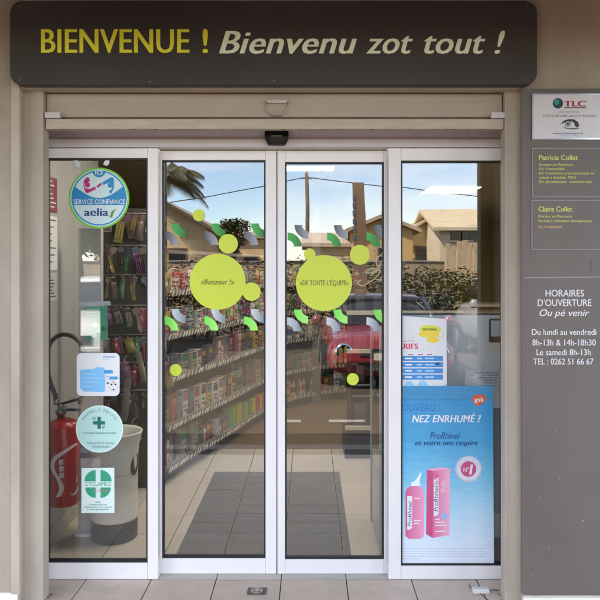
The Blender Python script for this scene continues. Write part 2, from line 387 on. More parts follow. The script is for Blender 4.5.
# ------------------------------------------------------------------ door operator, sensor
op = empty('door_operator', (PX(275), .0, 2.2), 'pale aluminium cover housing above the sliding glass doors', 'door operator')
box('cover', -1.42, 1.02, -.012, .058, PZ(139), 2.46, alu2, op, .003)
box('cover_lip', -1.42, 1.02, -.02, .058, PZ(147.6), PZ(139.3), mat('lip', (.62, .58, .60), .4, .04, 3, stretch=(.3, 1, 6)), op, .003)
sn = empty('motion_sensor', (PX(276.5, -.05), -.02, PZ(140)), 'small black motion sensor above the middle of the doors', 'sensor')
ys = -.06
pts = [(264.5, 130), (288.5, 130), (288.2, 138), (285, 144.5), (268, 144.5), (264.8, 138)]
bm = prism_bm(bmesh.new(), [(PX(a, ys), PZ(b, ys)) for a, b in pts], ys, -.021)
bmesh.ops.bevel(bm, geom=list(bm.edges), offset=.004, segments=3, affect='EDGES'); fin('housing', bm, black, sn, True)
flat('print_mark', [(271.5, 135.4), (282, 135.4), (282, 136.3), (271.5, 136.3)], ys - .0008, mat('sensor print', (.35, .35, .35)), sn)

# ------------------------------------------------------------------ glazed panels
def glazed(name, label, cat, yf, dep, px0, px1, py0, py1, l, r, t, b, extl=0, extr=0):
    """aluminium frame round a pane: outer pixel box, inner edges l r t b (pixels on plane yf)"""
    e = empty(name, ((PX(px0, yf) + PX(px1, yf)) / 2, yf, 0), label, cat)
    X0, X1 = PX(px0, yf) - extl, PX(px1, yf) + extr; Z1, Z0 = PZ(py0, yf), max(.002, PZ(py1, yf))
    box('stile', X0, PX(l, yf), yf, yf + dep, Z0, Z1, alu, e, .003, 3)
    box('stile', PX(r, yf), X1, yf, yf + dep, Z0, Z1, alu, e, .003, 3)
    box('top_rail', PX(l, yf) + .001, PX(r, yf) - .001, yf + .0015, yf + dep - .0015, PZ(t, yf), Z1 - .001, alu, e, .002)
    box('bottom_rail', PX(l, yf) + .001, PX(r, yf) - .001, yf + .0015, yf + dep - .0015, Z0, PZ(b, yf), alu, e, .002)
    xl, xr, zt, zb = PX(l, yf) - .001, PX(r, yf) + .001, PZ(t, yf) + .001, PZ(b, yf) - .001
    g = .009; bm = bmesh.new()                                        # black gasket round the pane
    for q in ((xl, xl + g, zb, zt), (xr - g, xr, zb, zt)): bbox(bm, q[0], q[1], yf + .006, yf + dep - .006, q[2], q[3])
    for q in ((zb, zb + g), (zt - g, zt)): bbox(bm, xl + g, xr - g, yf + .0062, yf + dep - .0062, q[0], q[1])
    fin('gasket', bm, gasket, e)
    gy = yf + dep / 2
    box('pane', xl + .004, xr - .004, gy - .004, gy + .004, zb + .004, zt - .004, glass, e, 0)
    return e, gy - .004
sL, gySL = glazed('fixed_side_window', 'left fixed glass panel covered in round and square stickers, white frame', 'window', 0, .05, 44, 158, 148, 581, 45.5, 147.5, 158, 563, .06)
sR, gySR = glazed('fixed_side_window', 'right fixed glass panel with the blue nose spray poster behind it, white frame', 'window', 0, .05, 388.5, 505, 148, 582, 401, 504, 160.5, 566, 0, .03)
YL = .062
dL, gyL = glazed('sliding_door_leaf', 'left sliding glass door leaf with lime dot reading Bonzour', 'door', YL, .042, 159.5, 276.4, 150.5, 574, 162.0, 265.5, 160, 558.5, .05)
dR, gyR = glazed('sliding_door_leaf', "right sliding glass door leaf with lime dot reading de toute l'équipe", 'door', YL, .042, 277.4, 392, 150.5, 574.5, 285, 384, 162, 559.5, 0, .04)
box('meeting_seal', PX(276.4, YL) - .001, PX(277.4, YL) + .001, YL + .012, YL + .035, .004, PZ(151, YL), gasket, dL, 0)

# ---- dots and wave segments on the door leaves
def gradm(name, c1, c2):
    m = bpy.data.materials.new(name); m.use_nodes = True; n = m.node_tree; b = n.nodes['Principled BSDF']; b.inputs['Roughness'].default_value = .5
    tc = n.nodes.new('ShaderNodeTexCoord'); se = n.nodes.new('ShaderNodeSeparateXYZ'); rp = n.nodes.new('ShaderNodeValToRGB')
    n.links.new(tc.outputs['Generated'], se.inputs[0]); n.links.new(se.outputs[0], rp.inputs[0]); n.links.new(rp.outputs[0], b.inputs['Base Color'])
    rp.color_ramp.elements[0].color = (*c1, 1); rp.color_ramp.elements[1].color = (*c2, 1); return m
g1 = gradm('green segment print', rgb(70, 175, 80), rgb(30, 120, 50)); g2 = gradm('lime segment print', rgb(100, 225, 80), rgb(170, 235, 120))
b1 = gradm('slate segment print', rgb(78, 82, 90), rgb(158, 162, 168)); b2 = gradm('silver segment print', rgb(205, 212, 214), rgb(120, 134, 142))
def segs(leaf, gy, x0s, ytop, mLL, mUR):
    y = gy - .0012
    for x in x0s:
        flat('wave_segment', ring(x + 14, ytop, 14, 6.3, 12, 180, 270), y, mLL, leaf)
        flat('wave_segment', ring(x - 7, ytop + 21.5, 14, 6.3, 12, 0, 90), y, mUR, leaf)
segs(dL, gyL, (171.5, 211.3, 251), 223.5, g1, b1); segs(dL, gyL, (171.5, 211.3, 250.8), 309, b2, g2)
segs(dR, gyR, (294.5, 334, 373.5), 225, b1, g1); segs(dR, gyR, (294, 333.5, 373.5), 309.7, g2, b2)
def dots(leaf, gy, lst):
    for i, (x, yy, r) in enumerate(lst): yield flat('dot_sticker', circ(x, yy, r, 56 if r > 20 else 32), gy - (.0022 if r > 20 else .0016), lime, leaf)
D1 = list(dots(dL, gyL, [(217.7, 281.8, 28), (198.8, 215.2, 6), (228.2, 243.8, 9.7), (251.5, 291.7, 9.2), (175.7, 370, 6)]))
D2 = list(dots(dR, gyR, [(323.9, 283, 28), (309.7, 254.3, 5.9), (359.8, 254.8, 10), (352.8, 379.2, 6)]))
tp = mat('dot lettering', (.07, .08, .02), .6)
text('«Bonzour !»', 201, 234, 284.5, 5.2, gyL - .0028, tp, D1[0], .006, .25)
text("«DE TOUTE L'ÉQUIPE»", 300, 348.5, 285.3, 5.0, gyR - .0028, tp, D2[0], .004)
# loose gold script on the right leaf
gold = mat('gold script', (.55, .42, .26), .4)
def curvepts(c, n=6):
    out = []; P = [Vector((a, b, 0)) for a, b in c]
    for i in range(len(P) - 1):
        p0, p1, p2, p3 = P[max(i - 1, 0)], P[i], P[i + 1], P[min(i + 2, len(P) - 1)]
        for k in range(n):
            t = k / n; out.append(.5 * ((2 * p1) + (p2 - p0) * t + (2 * p0 - 5 * p1 + 4 * p2 - p3) * t * t + (3 * p1 - p0 - 3 * p2 + p3) * t ** 3))
    out.append(P[-1]); return out
strokes = [[(371, 252), (374, 248), (380, 247), (383, 250), (381, 255), (376, 257), (372, 256), (370, 252), (374, 248), (377, 254), (376, 262), (378, 266), (382, 261), (383, 257), (379, 256), (376, 262)],
           [(365, 272), (369, 269), (375, 269), (382, 265), (386, 262)], [(365, 272), (370, 273), (377, 270), (381, 268)], [(370, 276), (375, 272), (380, 270), (378, 275), (374, 279), (368, 283), (362, 286), (358, 283), (361, 280)],
           [(375, 279), (380, 280), (385, 279), (387, 275), (385, 270)], [(380, 280), (383, 275), (384, 271)]]
bm = bmesh.new()
for s_ in strokes: tube_bm(bm, [(PX(p.x, gyR), gyR - .003, PZ(p.y, gyR)) for p in curvepts(s_)], .0032, 6)
tag(fin('gold_script_sticker', bm, gold, dR, True), 'gold looping handwritten script')

# ------------------------------------------------------------------ stickers on the left window
cy_ = mat('aelia blue', rgb(25, 140, 195), .5); mag = mat('magenta print', rgb(190, 30, 120), .5); gr_ = mat('rim green', rgb(110, 200, 60), .5); pale = mat('sticker pale', rgb(205, 228, 228), .5)
ya = gySL - .0012
a_ = empty('round_service_sticker', (PX(99, ya), ya, PZ(198, ya)), 'round blue and white sticker reading aelia with two figures', 'sticker')
flat('disc', circ(99, 198, 30.4, 64), ya, gr_, a_); flat('ring', circ(99, 198, 28.6, 64), ya - .0006, pale, a_)
ringflat('rim', 99, 198, 27.6, 26.2, ya - .0012, cy_, a_, 64)
band = [(99 + 27.6 * math.cos(R(t)), 198 - 27.6 * math.sin(R(t))) for t in range(15, -18, -3)] + [(99 - 27.6 * math.cos(R(t)), 198 - 27.6 * math.sin(R(t))) for t in range(-15, 18, 3)]
low = [(a, b) for a, b in circ(99, 198, 27.6, 72) if 185 < b < 205.6]
rgt = sorted([p for p in low if p[0] > 99], key=lambda p: p[1]); lft = sorted([p for p in low if p[0] < 99], key=lambda p: -p[1])
eye = [(75 + 48 * k / 16, 186.5 + 11.5 * math.sin(math.pi * k / 16)) for k in range(17)]
flat('blue_band', rgt + [(x, 205.6) for x in ()] + lft + eye, ya - .0010, cy_, a_)
flat('tab', circ(99, 170.8, 6.6, 20, 180, 360), ya - .0013, cy_, a_)
text('ICI', 95.2, 102.3, 174.6, 4, ya - .0020, white, a_, .02)
text('SERVICE CONFIANCE', 73.5, 125, 204, 4.6, ya - .0020, white, a_, .004)
text('aelia', 84, 108.5, 215.8, 7.6, ya - .0020, mat('aelia navy', rgb(35, 75, 130), .5), a_, .03)
flat('swoosh', [(109.5, 217.5), (111.5, 211.5), (116.5, 208.3), (113.8, 212), (112.3, 217.3)], ya - .0020, mat('swoosh green', rgb(70, 150, 60)), a_)
for mm, sx, pts, hc in ((mag, 1, [(86.5, 177.5), (88.5, 177), (90, 181), (84.5, 184), (85, 188), (90, 189), (95, 186.5), (96, 189), (88, 193), (85.5, 192.5), (83.5, 186), (84, 180.5)], (87.6, 184.8)),
                        (cy_, 1, [(113.8, 178), (111, 177.2), (102, 182.5), (103.5, 185), (109, 182.5), (112, 184), (112, 189), (109, 191), (109.5, 193.3), (111.5, 193.2), (113.8, 188)], (110, 185.3))):
    flat('figure', pts, ya - .0020, mm, a_); flat('figure_head', circ(hc[0], hc[1], 2.5, 20), ya - .0026, mm, a_)
flat('hands', [(96.5, 186), (101, 182.5), (102, 184.5), (97.5, 188)], ya - .0020, mag, a_)

yo = gySL - .0012
nb = empty('square_notice', (PX(98, yo), yo, PZ(395, yo)), 'white rounded square notice with light blue text block on left window', 'notice')
lb = mat('light blue print', rgb(125, 195, 238), .5, .03, 20); mb = mat('mid blue print', rgb(45, 160, 210), .5)
flat('card', rrect(76.7, 119.6, 353, 396, 5), yo, white, nb)
flat('blue_block', [(80.2, 369.7), (94, 368.9), (96, 367.2), (103.8, 367.6), (105, 370), (105, 391), (103.5, 392), (84, 391.5), (80.2, 388.5)], yo - .0006, lb, nb)
for k, w_ in enumerate((15, 21, 18, 10)): flat('print_line', [(82, 373.2 + k * 4.2), (82 + w_, 373.2 + k * 4.2), (82 + w_, 374.8 + k * 4.2), (82, 374.8 + k * 4.2)], yo - .0012, mat('faint blue print', rgb(150, 208, 242)), nb)
flat('pill', rrect(104, 113, 370, 373.6, 1.6, 4), yo - .0012, mb, nb); flat('pill', rrect(109, 118, 376.5, 379.5, 1.4, 4), yo - .0014, mb, nb)
for a, b in ((107.8, 383), (113.5, 389.5), (111.5, 384.5), (115.4, 384.4)): flat('figure_mark', circ(a, b, .9, 10), yo - .0012, dark, nb)
for a, b in ((107.4, 376.4), (113.6, 382)): flat('figure_mark', circ(a, b, .7, 10), yo - .0014, mat('red print', rgb(205, 70, 60)), nb)
ringflat('outline', 107.6, 381.5, 2.6, 2.3, yo - .0012, mat('grey print', (.45, .5, .55)), nb, 24); ringflat('outline', 113.6, 387, 4.2, 3.9, yo - .0012, mat('grey print', (.45, .5, .55)), nb, 24)
flat('logo_line', [(103, 356.5), (115.5, 356.2), (115.5, 357.6), (103, 357.8)], yo - .0006, mat('grey blue print', rgb(150, 175, 205)), nb); flat('logo_line', [(103, 359), (110, 359), (110, 360), (103, 360)], yo - .0006, mat('pale teal print', rgb(190, 220, 220)), nb)

dp = empty('round_pharmacy_sticker', (PX(99.5, yo), yo, PZ(453, yo)), 'pale green round sticker with a dark green cross and letters D P', 'sticker')
flat('disc', circ(99.5, 429, 23.6, 60), yo, mat('dp white', rgb(222, 240, 236)), dp); flat('face', circ(99.5, 429, 22.4, 60), yo - .0006, mat('dp mint', rgb(188, 226, 217), .5), dp)
tl = mat('dark teal print', rgb(10, 115, 105), .5); gt = mat('grey teal print', rgb(95, 130, 130), .6)
flat('cross', [(97.4, 416.8), (100.8, 416.8), (100.8, 421.2), (105, 421.2), (105, 424.6), (100.8, 424.6), (100.8, 428.8), (97.4, 428.8), (97.4, 424.6), (93, 424.6), (93, 421.2), (97.4, 421.2)], yo - .0012, tl, dp)
text('D', 92.7, 95.6, 420, 3.1, yo - .0012, tl, dp, .03); text('P', 102.5, 104.9, 429, 3.1, yo - .0012, tl, dp, .03)
arctext('PHARMACIE ÉQUIPÉE', 99.5, 429, 17.6, 152, 28, 2.7, yo - .0012, gt, dp, .02)
text('LE DOSSIER PHARMACEUTIQUE', 83.5, 116, 434, 1.7, yo - .0012, tl, dp, .01)
text('PARLEZ-EN À VOTRE', 87, 114, 444.2, 1.9, yo - .0012, gt, dp, .01); text('PHARMACIEN', 92, 109.5, 447.7, 1.9, yo - .0012, gt, dp, .01)
cm = empty('rectangular_recycling_sticker', (PX(98, yo), yo, PZ(513, yo)), 'white rectangular sticker with green quartered circle reading Cyclamed', 'sticker')
cg = mat('cyclamed green', rgb(40, 165, 125), .5)
flat('card', [(81.6, 468), (114.3, 467.8), (114.5, 513), (81.4, 513)], yo, mat('cyc paper', rgb(222, 240, 233)), cm)
for a0, ox, oy in ((0, 2.2, -2.2), (90, -2.6, -2.2), (180, -2.6, 4), (270, 2.2, 4)):
    q = [(98.3 + ox, 483.5 + oy)] + circ(98.3 + ox, 483.5 + oy, 11.2 if oy < 0 else 10.4, 14, a0, a0 + 90); flat('circle_quarter', q, yo - .0006, cg, cm)
text('CYCLAMED', 85.3, 111.2, 485.8, 3.9, yo - .0012, cg, cm, -.005)
text('ici aussi', 93, 107.5, 491.8, 3.4, yo - .0018, mat('pink print', rgb(200, 120, 145)), cm, .0, .4)
for k, (a, b, t_) in enumerate(((95.5, 100.5, 'POUR'), (89, 107, 'les médicaments non'), (84, 112, 'utilisés périmés ou non, rapportez'), (87, 109, 'à votre pharmacien'))):
    text(t_, a, b, 503 + 2.3 * k, 1.3, yo - .0012, tl, cm, .005)
# green leaflet behind the glass
yi = gySL + .0095
lf = empty('green_leaflet', (PX(96, yi), yi, PZ(340, yi)), 'green leaflet in a clear sleeve behind left window above the square notice', 'leaflet')
flat('sheet', [(84.5, 307), (107.5, 306), (107.8, 340), (85.5, 340.5)], yi, mat('leaflet green', rgb(70, 165, 125), .5, .18, 30), lf)
for k, w_ in enumerate((13, 10, 12)): flat('print_line', [(86.5, 309 + k * 3), (86.5 + w_, 309 + k * 3), (86.5 + w_, 310.3 + k * 3), (86.5, 310.3 + k * 3)], yi - .0006, mat('leaflet pale', rgb(170, 225, 195)), lf)
flat('figure', circ(95, 325, 2.3, 12), yi - .0006, mat('leaflet cream', rgb(225, 215, 165)), lf); flat('figure', circ(103, 329, 2.6, 12), yi - .0006, mat('leaflet mid', rgb(30, 120, 95)), lf)
flat('clear_sleeve', [(78, 302), (110, 301), (111, 305.5), (78, 306)], yi - .0012, mat('sleeve', rgb(190, 200, 200), .2), lf)
tp_ = mat('clear tape', (.75, .78, .8), .15)
for pts in ([(72.5, 158.5), (76, 158.6), (80, 163), (79, 168), (76.5, 166)], [(103, 164), (106, 159), (109.8, 158.8), (108.8, 164.5), (106, 166)]):
    flat('tape_strip', pts, gySL - .0010, tp_, a_)

# ------------------------------------------------------------------ posters behind the right window
yb = gySR - .0055
pst = empty('nose_spray_poster', (PX(446, yb), yb, PZ(565, yb)), 'tall blue advertising poster for nose spray with pink bottle and box', 'poster')
def skyprint():
    m = bpy.data.materials.new('poster sky print'); m.use_nodes = True; n = m.node_tree; b = n.nodes['Principled BSDF']; b.inputs['Roughness'].default_value = .35
    tc = n.nodes.new('ShaderNodeTexCoord'); se = n.nodes.new('ShaderNodeSeparateXYZ'); rp = n.nodes.new('ShaderNodeValToRGB'); cr = rp.color_ramp
    nz = n.nodes.new('ShaderNodeTexNoise'); mp = n.nodes.new('ShaderNodeMapping'); mp.inputs['Scale'].default_value = (2, 1, 16); nz.inputs['Scale'].default_value = 3; nz.inputs['Detail'].default_value = 5
    n.links.new(tc.outputs['Generated'], se.inputs[0]); n.links.new(tc.outputs['Generated'], mp.inputs[0]); n.links.new(mp.outputs[0], nz.inputs['Vector'])
    ad = n.nodes.new('ShaderNodeMath'); ad.operation = 'MULTIPLY_ADD'; ad.inputs[1].default_value = .22; n.links.new(nz.outputs['Fac'], ad.inputs[0])
    sb = n.nodes.new('ShaderNodeMath'); sb.operation = 'SUBTRACT'; sb.inputs[1].default_value = .11; n.links.new(se.outputs[2], sb.inputs[0]); n.links.new(sb.outputs[0], ad.inputs[2])
    n.links.new(ad.outputs[0], rp.inputs[0]); n.links.new(rp.outputs[0], b.inputs['Base Color'])
    for p_, c in ((0, rgb(226, 232, 242)), (.10, rgb(218, 231, 242)), (.32, rgb(182, 220, 238)), (.52, rgb(122, 196, 226)), (.75, rgb(70, 164, 208)), (1, rgb(56, 148, 198))):
        if p_ in (0, 1): e = cr.elements[-int(p_)]
        else: e = cr.elements.new(p_)
        e.position = p_; e.color = (*c, 1)
    return m
flat('sheet', [(398, 400), (493, 400), (494, 565), (398, 565)], yb, skyprint(), pst)
film = bpy.data.materials.new('blue film'); film.use_nodes = True
film.node_tree.nodes['Principled BSDF'].inputs['Base Color'].default_value = (*rgb(72, 160, 208), 1); film.node_tree.nodes['Principled BSDF'].inputs['Alpha'].default_value = .72
flat('upper_film', [(398, 386), (493, 386), (493, 399.8), (398, 399.8)], yb, film, pst)
y1, y2, y3, y4 = yb - .0006, yb - .0012, yb - .0018, yb - .0024
navy = mat('navy print', rgb(30, 60, 120), .5); pink = mat('pink print strong', rgb(226, 110, 155), .45); pink2 = mat('pink print deep', rgb(205, 80, 130), .45); pink3 = mat('pink print pale', rgb(240, 175, 200), .45)
text('NOUVEAU', 396, 435, 411, 7, y1, mat('ghost blue print', rgb(40, 118, 190), .5), pst)
text('NEZ ENRHUMÉ ?', 412, 481, 422.3, 7.2, y2, white, pst, .028, .22, spacing=1.05)
text('ProRhinel', 430, 460, 439, 6.6, y2, navy, pst, .0, .3); text('et votre nez respire', 415, 478, 445.2, 5.2, y2, navy, pst, .02, .3)
sv = mat('silver print', rgb(196, 200, 212), .3, .10, 30)
flat('badge', circ(468.5, 469, 13.2, 40), y1, sv, pst); flat('badge_face', circ(468.5, 469, 11.6, 40), y2, mat('badge pale', rgb(222, 222, 230)), pst); flat('badge_centre', circ(468.5, 469, 7.8, 32), y3, pink2, pst)
text('N°', 463.5, 468.8, 472, 4.6, y4, white, pst, .02); text('1', 469.2, 473, 474.5, 10, y4, white, pst, .03, .15)
arctext('DES SPRAYS NASAUX', 468.5, 469, 8.6, 165, 15, 1.8, y4, mat('grey print', (.4, .4, .4)), pst)
# pink spray bottle
flat('bottle', [(405.5, 492), (407.5, 488), (411, 486), (419, 486), (422, 488), (424, 492), (424, 536), (421, 539), (409, 539), (405.5, 536)], y1, gradm('bottle pink print', rgb(208, 92, 140), rgb(240, 160, 190)), pst)
flat('bottle_cap', [(411, 486), (411.5, 482.5), (415.5, 480.5), (420.5, 472.5), (421.8, 473), (419.5, 481), (420.5, 486)], y2, mat('cap print', rgb(232, 240, 248)), pst)
flat('bottle_label', [(407.2, 496), (412.2, 496), (412.2, 528), (408.8, 530), (407.2, 530)], y3, white, pst)
text('ProRhinel', 411.8, 437, 526.5, 4.2, y4, navy, pst, .0, .2, rot=90)
flat('bottle_text', [(414, 498), (420, 498), (420, 499), (414, 499)], y3, white, pst); flat('bottle_text', [(414, 520), (421, 520), (421, 521.2), (414, 521.2)], y3, white, pst); flat('bottle_text', [(414, 523), (419, 523), (419, 524), (414, 524)], y3, white, pst)
# pink carton
flat('carton_front', [(433, 471), (450, 468.5), (449.5, 535), (432.5, 538)], y1, gradm('carton pink print', rgb(222, 105, 150), rgb(243, 178, 203)), pst); flat('carton_side', [(427, 469.5), (433, 471), (432.5, 538), (426, 534)], y2, pink2, pst)
flat('carton_top', [(427, 469.5), (441, 467.2), (450, 468.5), (433, 471)], y3, pink3, pst)
flat('carton_label', [(433.8, 480), (438.6, 477), (438.6, 514), (436, 516), (433.8, 516)], y3, white, pst)
text('ProRhinel', 438.2, 464, 511.5, 4.4, y4, navy, pst, .0, .2, rot=90); text('Spray', 438.2, 450, 485.5, 4, y4, pink2, pst, .0, .2, rot=90)
flat('carton_drops', circ(445, 484, 4, 20), y3, pink3, pst); flat('carton_drops', circ(443, 490.5, 2.6, 20), y3, pink3, pst)
flat('carton_cloud', [(441, 515), (443, 512.5), (446, 514), (447.5, 517), (446, 519.5), (442, 519)], y3, mat('cloud print', rgb(150, 190, 235)), pst)
for yy, b_ in ((519, 440), (522, 444), (525, 447), (531, 446)): flat('carton_text', [(435, yy), (b_, yy - .4), (b_, yy + .7), (435, yy + 1.1)], y3, white, pst)
for k, ln in enumerate(((402.5, 487), (402.5, 484), (402.5, 487), (402.5, 486), (402.5, 420))):
    bm = bmesh.new(); x = ln[0]
    while x < ln[1]:
        wd = random.uniform(1.2, 4.6); yy = 548.5 + k * 2.5
        prism_bm(bm, [(PX(a, y1), PZ(b, y1)) for a, b in ((x, yy), (min(x + wd, ln[1]), yy), (min(x + wd, ln[1]), yy + .6), (x, yy + .6))], y1, y1 + .0004); x += wd + .7
    fin('small_print', bm, mat('grey print light', rgb(188, 194, 205)), pst)
# orange heart-shaped logo
flat('logo', [(472, 397), (476, 394.5), (483, 394.5), (486.5, 397), (486, 401), (481, 404.5), (478, 406.5), (474, 404), (472.3, 400.5)], y2, mat('logo orange', rgb(214, 98, 62), .45), pst)
text('gsk', 474.5, 484.2, 401.8, 4.6, y3, white, pst, .006)
# price-list poster
yt = gySR - .0012
ta = empty('price_list_poster', (PX(424, yt), yt, PZ(426, yt)), 'white tariff poster with yellow bubbles and four blue rows', 'poster')
flat('sheet', [(395, 315.5), (446.5, 319), (447, 399.5), (395, 399.5)], yt, offwhite, ta)
t1, t2 = yt - .0006, yt - .0012
yb1 = mat('bubble yellow', rgb(238, 208, 70), .5); yb2 = mat('bubble lime', rgb(214, 214, 70), .5)
def ell(cx, cy, a, b, n=28): return [(cx + a * math.cos(2 * math.pi * k / n), cy + b * math.sin(2 * math.pi * k / n)) for k in range(n)]
flat('bubble', ell(430, 329, 10.5, 3.8), t1, yb2, ta); flat('bubble', ell(429, 334, 10.5, 3.6), t1 - .0004, yb1, ta); flat('bubble', ell(433, 340, 6.5, 2.8), t2, yb1, ta); ringflat('bubble', 440.5, 334, 3.6, 2.8, t2, yb1, ta, 24)
text('NOUVEAU', 423, 437, 330.5, 2.2, t2 - .0004, dark, ta, .02)
text('TARIFS', 392.5, 418.2, 349, 5.4, t1, mat('tarif red', rgb(215, 45, 90), .5), ta, .03)
text('SARL 2017', 401, 414, 339, 1.4, t1, mat('grey print', (.4, .4, .4)), ta); flat('rule', [(400, 341), (415, 340.6), (415, 341.1), (400, 341.5)], t1, pink2, ta)
for k, x in enumerate((408, 418, 427)): flat('column_heading', [(x, 354), (x + 5, 354), (x + 5, 355), (x, 355)], t1, pink2, ta)
for k in range(4):
    yy = 356 + k * 6.2; flat('table_row', [(396, yy), (443, yy), (443, yy + 5), (396, yy + 5)], t1, mat('row blue', rgb(62, 142, 205), .5), ta)
    for a, b in ((405, 412), (417, 422), (425, 434)): flat('row_entry', [(a, yy + 1.8), (b, yy + 1.8), (b, yy + 3.2), (a, yy + 3.2)], t2, mat('row pale', rgb(170, 210, 240)) if a > 410 else white, ta)
flat('row_mark', ell(437.5, 363.8, 2, 1.3), t2, navy, ta)
w_ = [(395, 382), (400, 384), (404, 386), (407, 381.5), (411, 381), (414, 385), (417, 386.5), (420, 381), (424, 380.5), (428, 385), (433, 389), (441, 387), (446.7, 383.5), (446.7, 399.5), (395, 399.5)]
flat('wave', w_, t1, mat('wave pale blue', rgb(140, 200, 232), .5), ta); flat('wave', [(395, 391), (410, 389.5), (425, 391), (437, 389), (446.7, 386), (446.7, 399.5), (395, 399.5)], t2, mat('wave blue', rgb(66, 160, 222), .5), ta)
# paper notice at right, small device, narrow poster strip
yn = gySR + .0115
nn = empty('paper_notice', (PX(483, yn), yn, PZ(400, yn)), 'white paper notice with printed lines beside the tariff poster', 'notice')
flat('sheet', [(465.5, 369), (503, 370), (503, 408), (465, 408)], yn, offwhite, nn)
for k, (a, b, t_) in enumerate(((476, 499, 'POUR VOTRE SECURITE'), (483, 499, 'ET LA NOTRE'), (477, 500, 'ETABLISSEMENT SOUS'), (482, 497, 'VIDEO'), (484, 499, 'PROTECTION'))):
    text(t_, a, b, 373.5 + 2.5 * k, 1.5, yn - .0006, dark, nn, .02)
flat('rule', [(484, 385.6), (499, 385.8), (499, 386.3), (484, 386.1)], yn - .0006, dark, nn); ringflat('emblem', 469.5, 383.5, 3, 2.3, yn - .0006, mat('grey print', (.4, .4, .4)), nn, 20)
sm = empty('small_framed_card', (PX(496, yn), yn, PZ(342, yn)), 'small dark framed card with red foot behind right window', 'card')
flat('frame', rrect(489, 505, 318.5, 342.5, 2), yn, dark, sm); flat('face', [(491, 320.5), (505, 320.5), (505, 336.5), (491, 336.5)], yn - .0006, offwhite, sm); flat('foot', [(490.5, 337), (505, 337), (505, 341), (490.5, 341)], yn - .0006, mat('deep red print', rgb(120, 20, 30)), sm)
sp = empty('narrow_poster_edge', (PX(498, yn + .004), yn, PZ(565, yn)), 'edge of a second poster, dark navy at its foot, right of the blue poster', 'poster')
flat('sheet', [(490, 409), (503, 409), (503, 564.5), (490, 564.5)], yn + .004, mat('poster slate', rgb(110, 122, 130)), sp); flat('band', [(490, 513), (503, 513), (503, 537), (490, 537)], yn + .0034, mat('poster pale green', rgb(150, 175, 165)), sp); flat('foot_band', [(490, 538), (503, 538), (503, 564), (490, 564)], yn + .0034, mat('poster navy', rgb(22, 30, 70)), sp)
# window display backing
box_b = empty('window_backing_panel', (.9, .2, 0), 'grey backing panel standing behind the posters in the right window', 'panel')
box('panel', .50, 1.42, .185, .205, .03, PZ(315, .185), mat('backing grey', (.74, .76, .78), .6, .03, 3), box_b, .003)
box('top_trim', .50, 1.42, .180, .21, PZ(315, .185) + .001, PZ(313, .185), mat('trim dark', (.05, .05, .055)), box_b, .002)
for x in (.55, 1.37): box('foot', x - .02, x + .02, .16, .26, .001, .029, alu, box_b, .003)
gs = empty('glass_guard_screen', (.40, .3, 0), 'low clear guard screen standing inside beside the right door leaf', 'screen')
box('pane', .385, .397, .26, .80, .03, 1.25, glassmat('guard glass', .02, (.75, .85, .82)), gs, 0)
for y_ in (.245, .80): box('post', .379, .403, y_, y_ + .02, .001, 1.27, mat('guard post', (.42, .48, .46), .4), gs, .003)

# ------------------------------------------------------------------ wall board on the right
YB = WF - .018
ib = empty('information_board', (PX(600, YB), YB, 0), 'tall grey board right of the entrance with opening hours in white', 'sign')
box('plate', PX(521.5, YB), 1.62, YB, WF - .001, PZ(594, YB), PZ(88.5, YB), boardgrey, ib, .003)
yw = YB - .004
f2 = mat('frame line', (.30, .29, .31), .5)
def plate(x0, x1, ya_, yb_):
    box('name_plate', PX(x0, yw), PX(x1, yw), yw, YB - .0005, PZ(yb_, yw), PZ(ya_, yw), boardgrey, ib, .001)
    bm = bmesh.new(); e_ = .7
    for q in ((x0, x1, ya_, ya_ + e_), (x0, x1, yb_ - e_, yb_), (x0, x0 + e_, ya_ + e_, yb_ - e_), (x1 - e_, x1, ya_ + e_, yb_ - e_)):
        prism_bm(bm, [(PX(a, yw), PZ(b, yw)) for a, b in ((q[0], q[2]), (q[1], q[2]), (q[1], q[3]), (q[0], q[3]))], yw - .0005, yw + .0002)
    fin('name_plate_border', bm, f2, ib)
plate(532, 612, 148, 197.3); plate(531.5, 612, 200, 250)
yl = yw - .0008; pl = mat('letter lime', rgb(205, 215, 110), .6)
text('Patricia Collet', 539, 578, 160, 5.0, yl, pl, ib, .02)
for k, (t_, b) in enumerate((('Docteur en Pharmacie', 573), ("DU d'orthopédie", 564.5), ("DU d'assistance pharmaceutique au", 594), ('malade à domicile  MAD', 576), ('DU phytothérapie - aromathérapie', 592))):
    text(t_, 539, b, 165.7 + 4.3 * k, 2.5, yl, pl, ib, .012)
text('Claire Collet', 538.5, 572.5, 211.5, 5.0, yl, pl, ib, .02)
for k, (t_, b) in enumerate((('Docteur en Pharmacie', 572), ("Formée à l'éducation thérapeutique", 592))): text(t_, 538.5, b, 217.5 + 4.6 * k, 2.5, yl, pl, ib, .012)
text("DU d'orthopédie", 538.5, 562.5, 228, 2.5, yl, mat('letter orange', rgb(215, 175, 110)), ib, .012)
yl2 = YB - .0008; wl = mat('letter white', (.74, .73, .73), .6)
flat('rule', [(524.5, 277.3), (600, 276.6), (612, 276.6), (612, 277.3), (524.5, 278)], yl2 + .0003, f2, ib)
text('HORAIRES', 545.5, 584, 296.5, 6.6, yl2, wl, ib, .012); text("D'OUVERTURE", 537.7, 591.5, 306, 6.6, yl2, wl, ib, .012); text('Ou pé venir', 539.5, 589.5, 316, 6.6, yl2, wl, ib, .012, .28)
text('Du lundi au vendredi', 531.8, 596.3, 335, 6.0, yl2, wl, ib, .012); text('8h-13h & 14h-18h30', 532.3, 595.8, 345.5, 6.0, yl2, wl, ib, .012)
